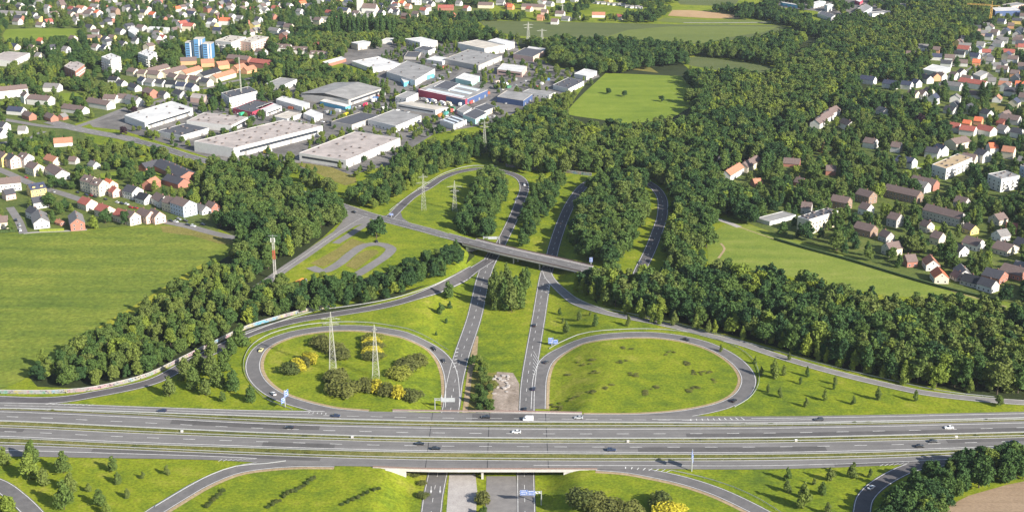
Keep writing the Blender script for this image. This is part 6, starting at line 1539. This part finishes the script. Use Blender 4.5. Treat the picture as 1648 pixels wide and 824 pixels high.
def gantry(px, py, reach, hgt, panels, label, ang=0.0, mast_top=None, cat='road sign', both=False):
    p = G(px, py); e = empty('gantry_sign', float(p[0]), float(p[1]), float(H(*p)), ang); tag(e, label, cat)
    m = MB(); m.bar((0, 0, -.2), (0, 0, mast_top or hgt + 1.4), .30, n=8, r2=.24); m.build('post', M_STEEL, e)
    if both:
        m = MB(); m.bar((reach, 0, -.2), (reach, 0, hgt + 1.4), .30, n=8, r2=.24); m.build('post', M_STEEL, e)
    if reach:
        m = MB(); m.bar((0, 0, hgt + 1.1), (reach, 0, hgt + 1.1), .2, n=6); m.bar((0, 0, hgt + .2), (reach, 0, hgt + .2), .2, n=6)
        k = max(2, int(abs(reach) / 1.6))
        for i in range(k): m.bar((reach * i / k, 0, hgt + .2), (reach * (i + 1) / k, 0, hgt + 1.1), .09, n=4)
        m.build('arm', M_STEEL, e)
    for i, (cx, z, w, h, f) in enumerate(panels): sign_panel(e, cx, z, w, h, f, seed=i + int(px))
    return e
gantry(871, 812, -9.8, 5.6, ((-7.8, 4.9, 3.4, 2.6, True), (-4.3, 4.9, 3.3, 2.3, True)), "blue direction signs on a grey arm over the road beneath the bridge")
gantry(700, 660, 10.5, 5.5, ((6.8, 4.8, 7.2, 2.3, False),), "grey back of a large sign gantry over the western through road")
gantry(778, 395, 11.5, 5.3, ((6.5, 4.6, 6.4, 2.0, False),), "grey gantry sign over the road just behind the road bridge", both=True)
gantry(888, 556, 0, 1.2, ((-.6, 1.2, 3.0, 3.8, True), (2.3, 1.0, 2.6, 2.8, True)), "blue direction board pair on the small triangle lawn")
e = gantry(459, 655, 0, 4.0, (), "tall blue double sign on a post beside the entry to the pylon loop", mast_top=9.5, ang=math.radians(62))
sign_panel(e, 1.2, 5.4, 3.6, 3.6, True, seed=5); sign_panel(e, -1.6, 3.0, 3.2, 3.0, True, seed=6)
e = gantry(1113, 758, 0, 4.0, (), "tall signpost with two dark blue faces next to the lower loop exit", mast_top=11.2, ang=math.radians(74))
sign_panel(e, 1.6, 3.4, 3.6, 4.0, True, seed=8); sign_panel(e, -1.6, 7.6, 3.0, 3.2, True, seed=9)
e = gantry(630, 350, 0, 1.5, (), "small blue sign at the traffic island of the junction", mast_top=3.2); sign_panel(e, 0, 1.6, 2.8, 1.6, True, 2, seed=3)
e = gantry(951, 428, 0, 2, (), "blue road sign by the trees at the bridge end", mast_top=6.2); sign_panel(e, 0, 2.8, 2.2, 3.2, True, seed=4)
# concrete boxes in the median and delineators by the roads
for x, y, t in ((567, 705, "first from left"), (293, 695.5, "leftmost"), (1010.5, 711.5, "third from left"), (1281, 710, "fourth from left"), (1539, 704.5, "rightmost")):
    p = W0(x, y); e = empty('cabinet', float(p[0]), float(p[1]), .16); tag(e, f"{t} small pale cabinet on the central motorway median".replace("first from left", "second from left"), "cabinet")
    m = MB(); m.box(-.6, .6, -.4, .4, 0, .85); m.build('housing', M_WHITEC, e); m = MB(); m.box(-.66, .66, -.45, .45, .853, .93); m.build('lid', M_LINE, e)
# rubble heap on the old carriageway
for i in range(26):
    p = G(805 + TR.uniform(-12, 14), 612 + TR.uniform(-9, 22)); m = MB(); r = TR.uniform(.5, 1.4); pts = []
    for j in range(6): a = j * 1.047 + TR.uniform(-.3, .3); pts.append((r * math.cos(a), r * math.sin(a) * .8))
    m.prism(pts, -.2, TR.uniform(.3, .8)); o = m.build('rubble_block', M_CONC); o.location = (p[0], p[1], float(H(*p)) + .1); tag(o, "pale concrete block of the rubble on the old carriageway", "rubble", "rubble blocks on the old carriageway")

# containers and skips standing about in the yards
CC = {'blue': (.05, .14, .33), 'rust red': (.33, .09, .05), 'green': (.06, .20, .11), 'grey': (.25, .25, .25), 'white': (.66, .65, .62), 'orange': (.50, .20, .05)}
for x, y, c in ((604, 160, 'blue'), (610, 157, 'rust red'), (598, 163, 'white'), (594, 157, 'orange'), (616, 154, 'grey'), (526, 182, 'grey'), (534, 184, 'blue'), (544, 180, 'white'), (468, 176, 'rust red'), (476, 174, 'grey'), (664, 158, 'orange'), (690, 163, 'blue'), (706, 172, 'grey'), (728, 176, 'green'), (790, 178, 'white'), (800, 176, 'blue'), (784, 152, 'rust red'), (808, 145, 'white'), (818, 142, 'green'), (828, 130, 'grey'), (872, 136, 'white'), (880, 130, 'blue'), (862, 142, 'rust red'), (758, 108, 'grey'), (700, 108, 'white'), (716, 110, 'rust red'), (620, 176, 'white'), (404, 192, 'green'), (412, 190, 'grey'), (436, 180, 'white')):
    p = W0(x + TR.uniform(-1, 1), y); e = empty('container', float(p[0]), float(p[1]), .1, TR.choice((.9, -.6, .2)) + TR.uniform(-.2, .2)); tag(e, f"{c} steel container standing in the yards of the industrial estate", 'container', f"{c} containers in the industrial yards")
    mt = paint(c + ' container', CC[c], .12, .6, .6); m = MB(); m.box(-3, 3, -1.22, 1.22, 0, 2.5); m.build('shell', mt, e)
    m = MB(); m.box(3.002, 3.08, -1.1, .0 - .03, .15, 2.35); m.build('door', mt, e); m = MB(); m.box(3.002, 3.08, .03, 1.1, .15, 2.35); m.build('door', mt, e)

# ================================================================== AIR
hz = MB(); hz.box(-2600, 2600, -300, 4200, -9.0, 300.0)
M_HAZE = bpy.data.materials.new('haze'); M_HAZE.use_nodes = True; nt = M_HAZE.node_tree; nt.nodes.clear()
ho = nt.nodes.new('ShaderNodeOutputMaterial'); pv = nt.nodes.new('ShaderNodeVolumePrincipled')
pv.inputs['Color'].default_value = (0.80, 0.87, 1.0, 1); pv.inputs['Density'].default_value = HAZE_D; pv.inputs['Anisotropy'].default_value = 0.2
nt.links.new(pv.outputs[0], ho.inputs['Volume'])
tag(hz.build('haze', M_HAZE), kind='stuff')
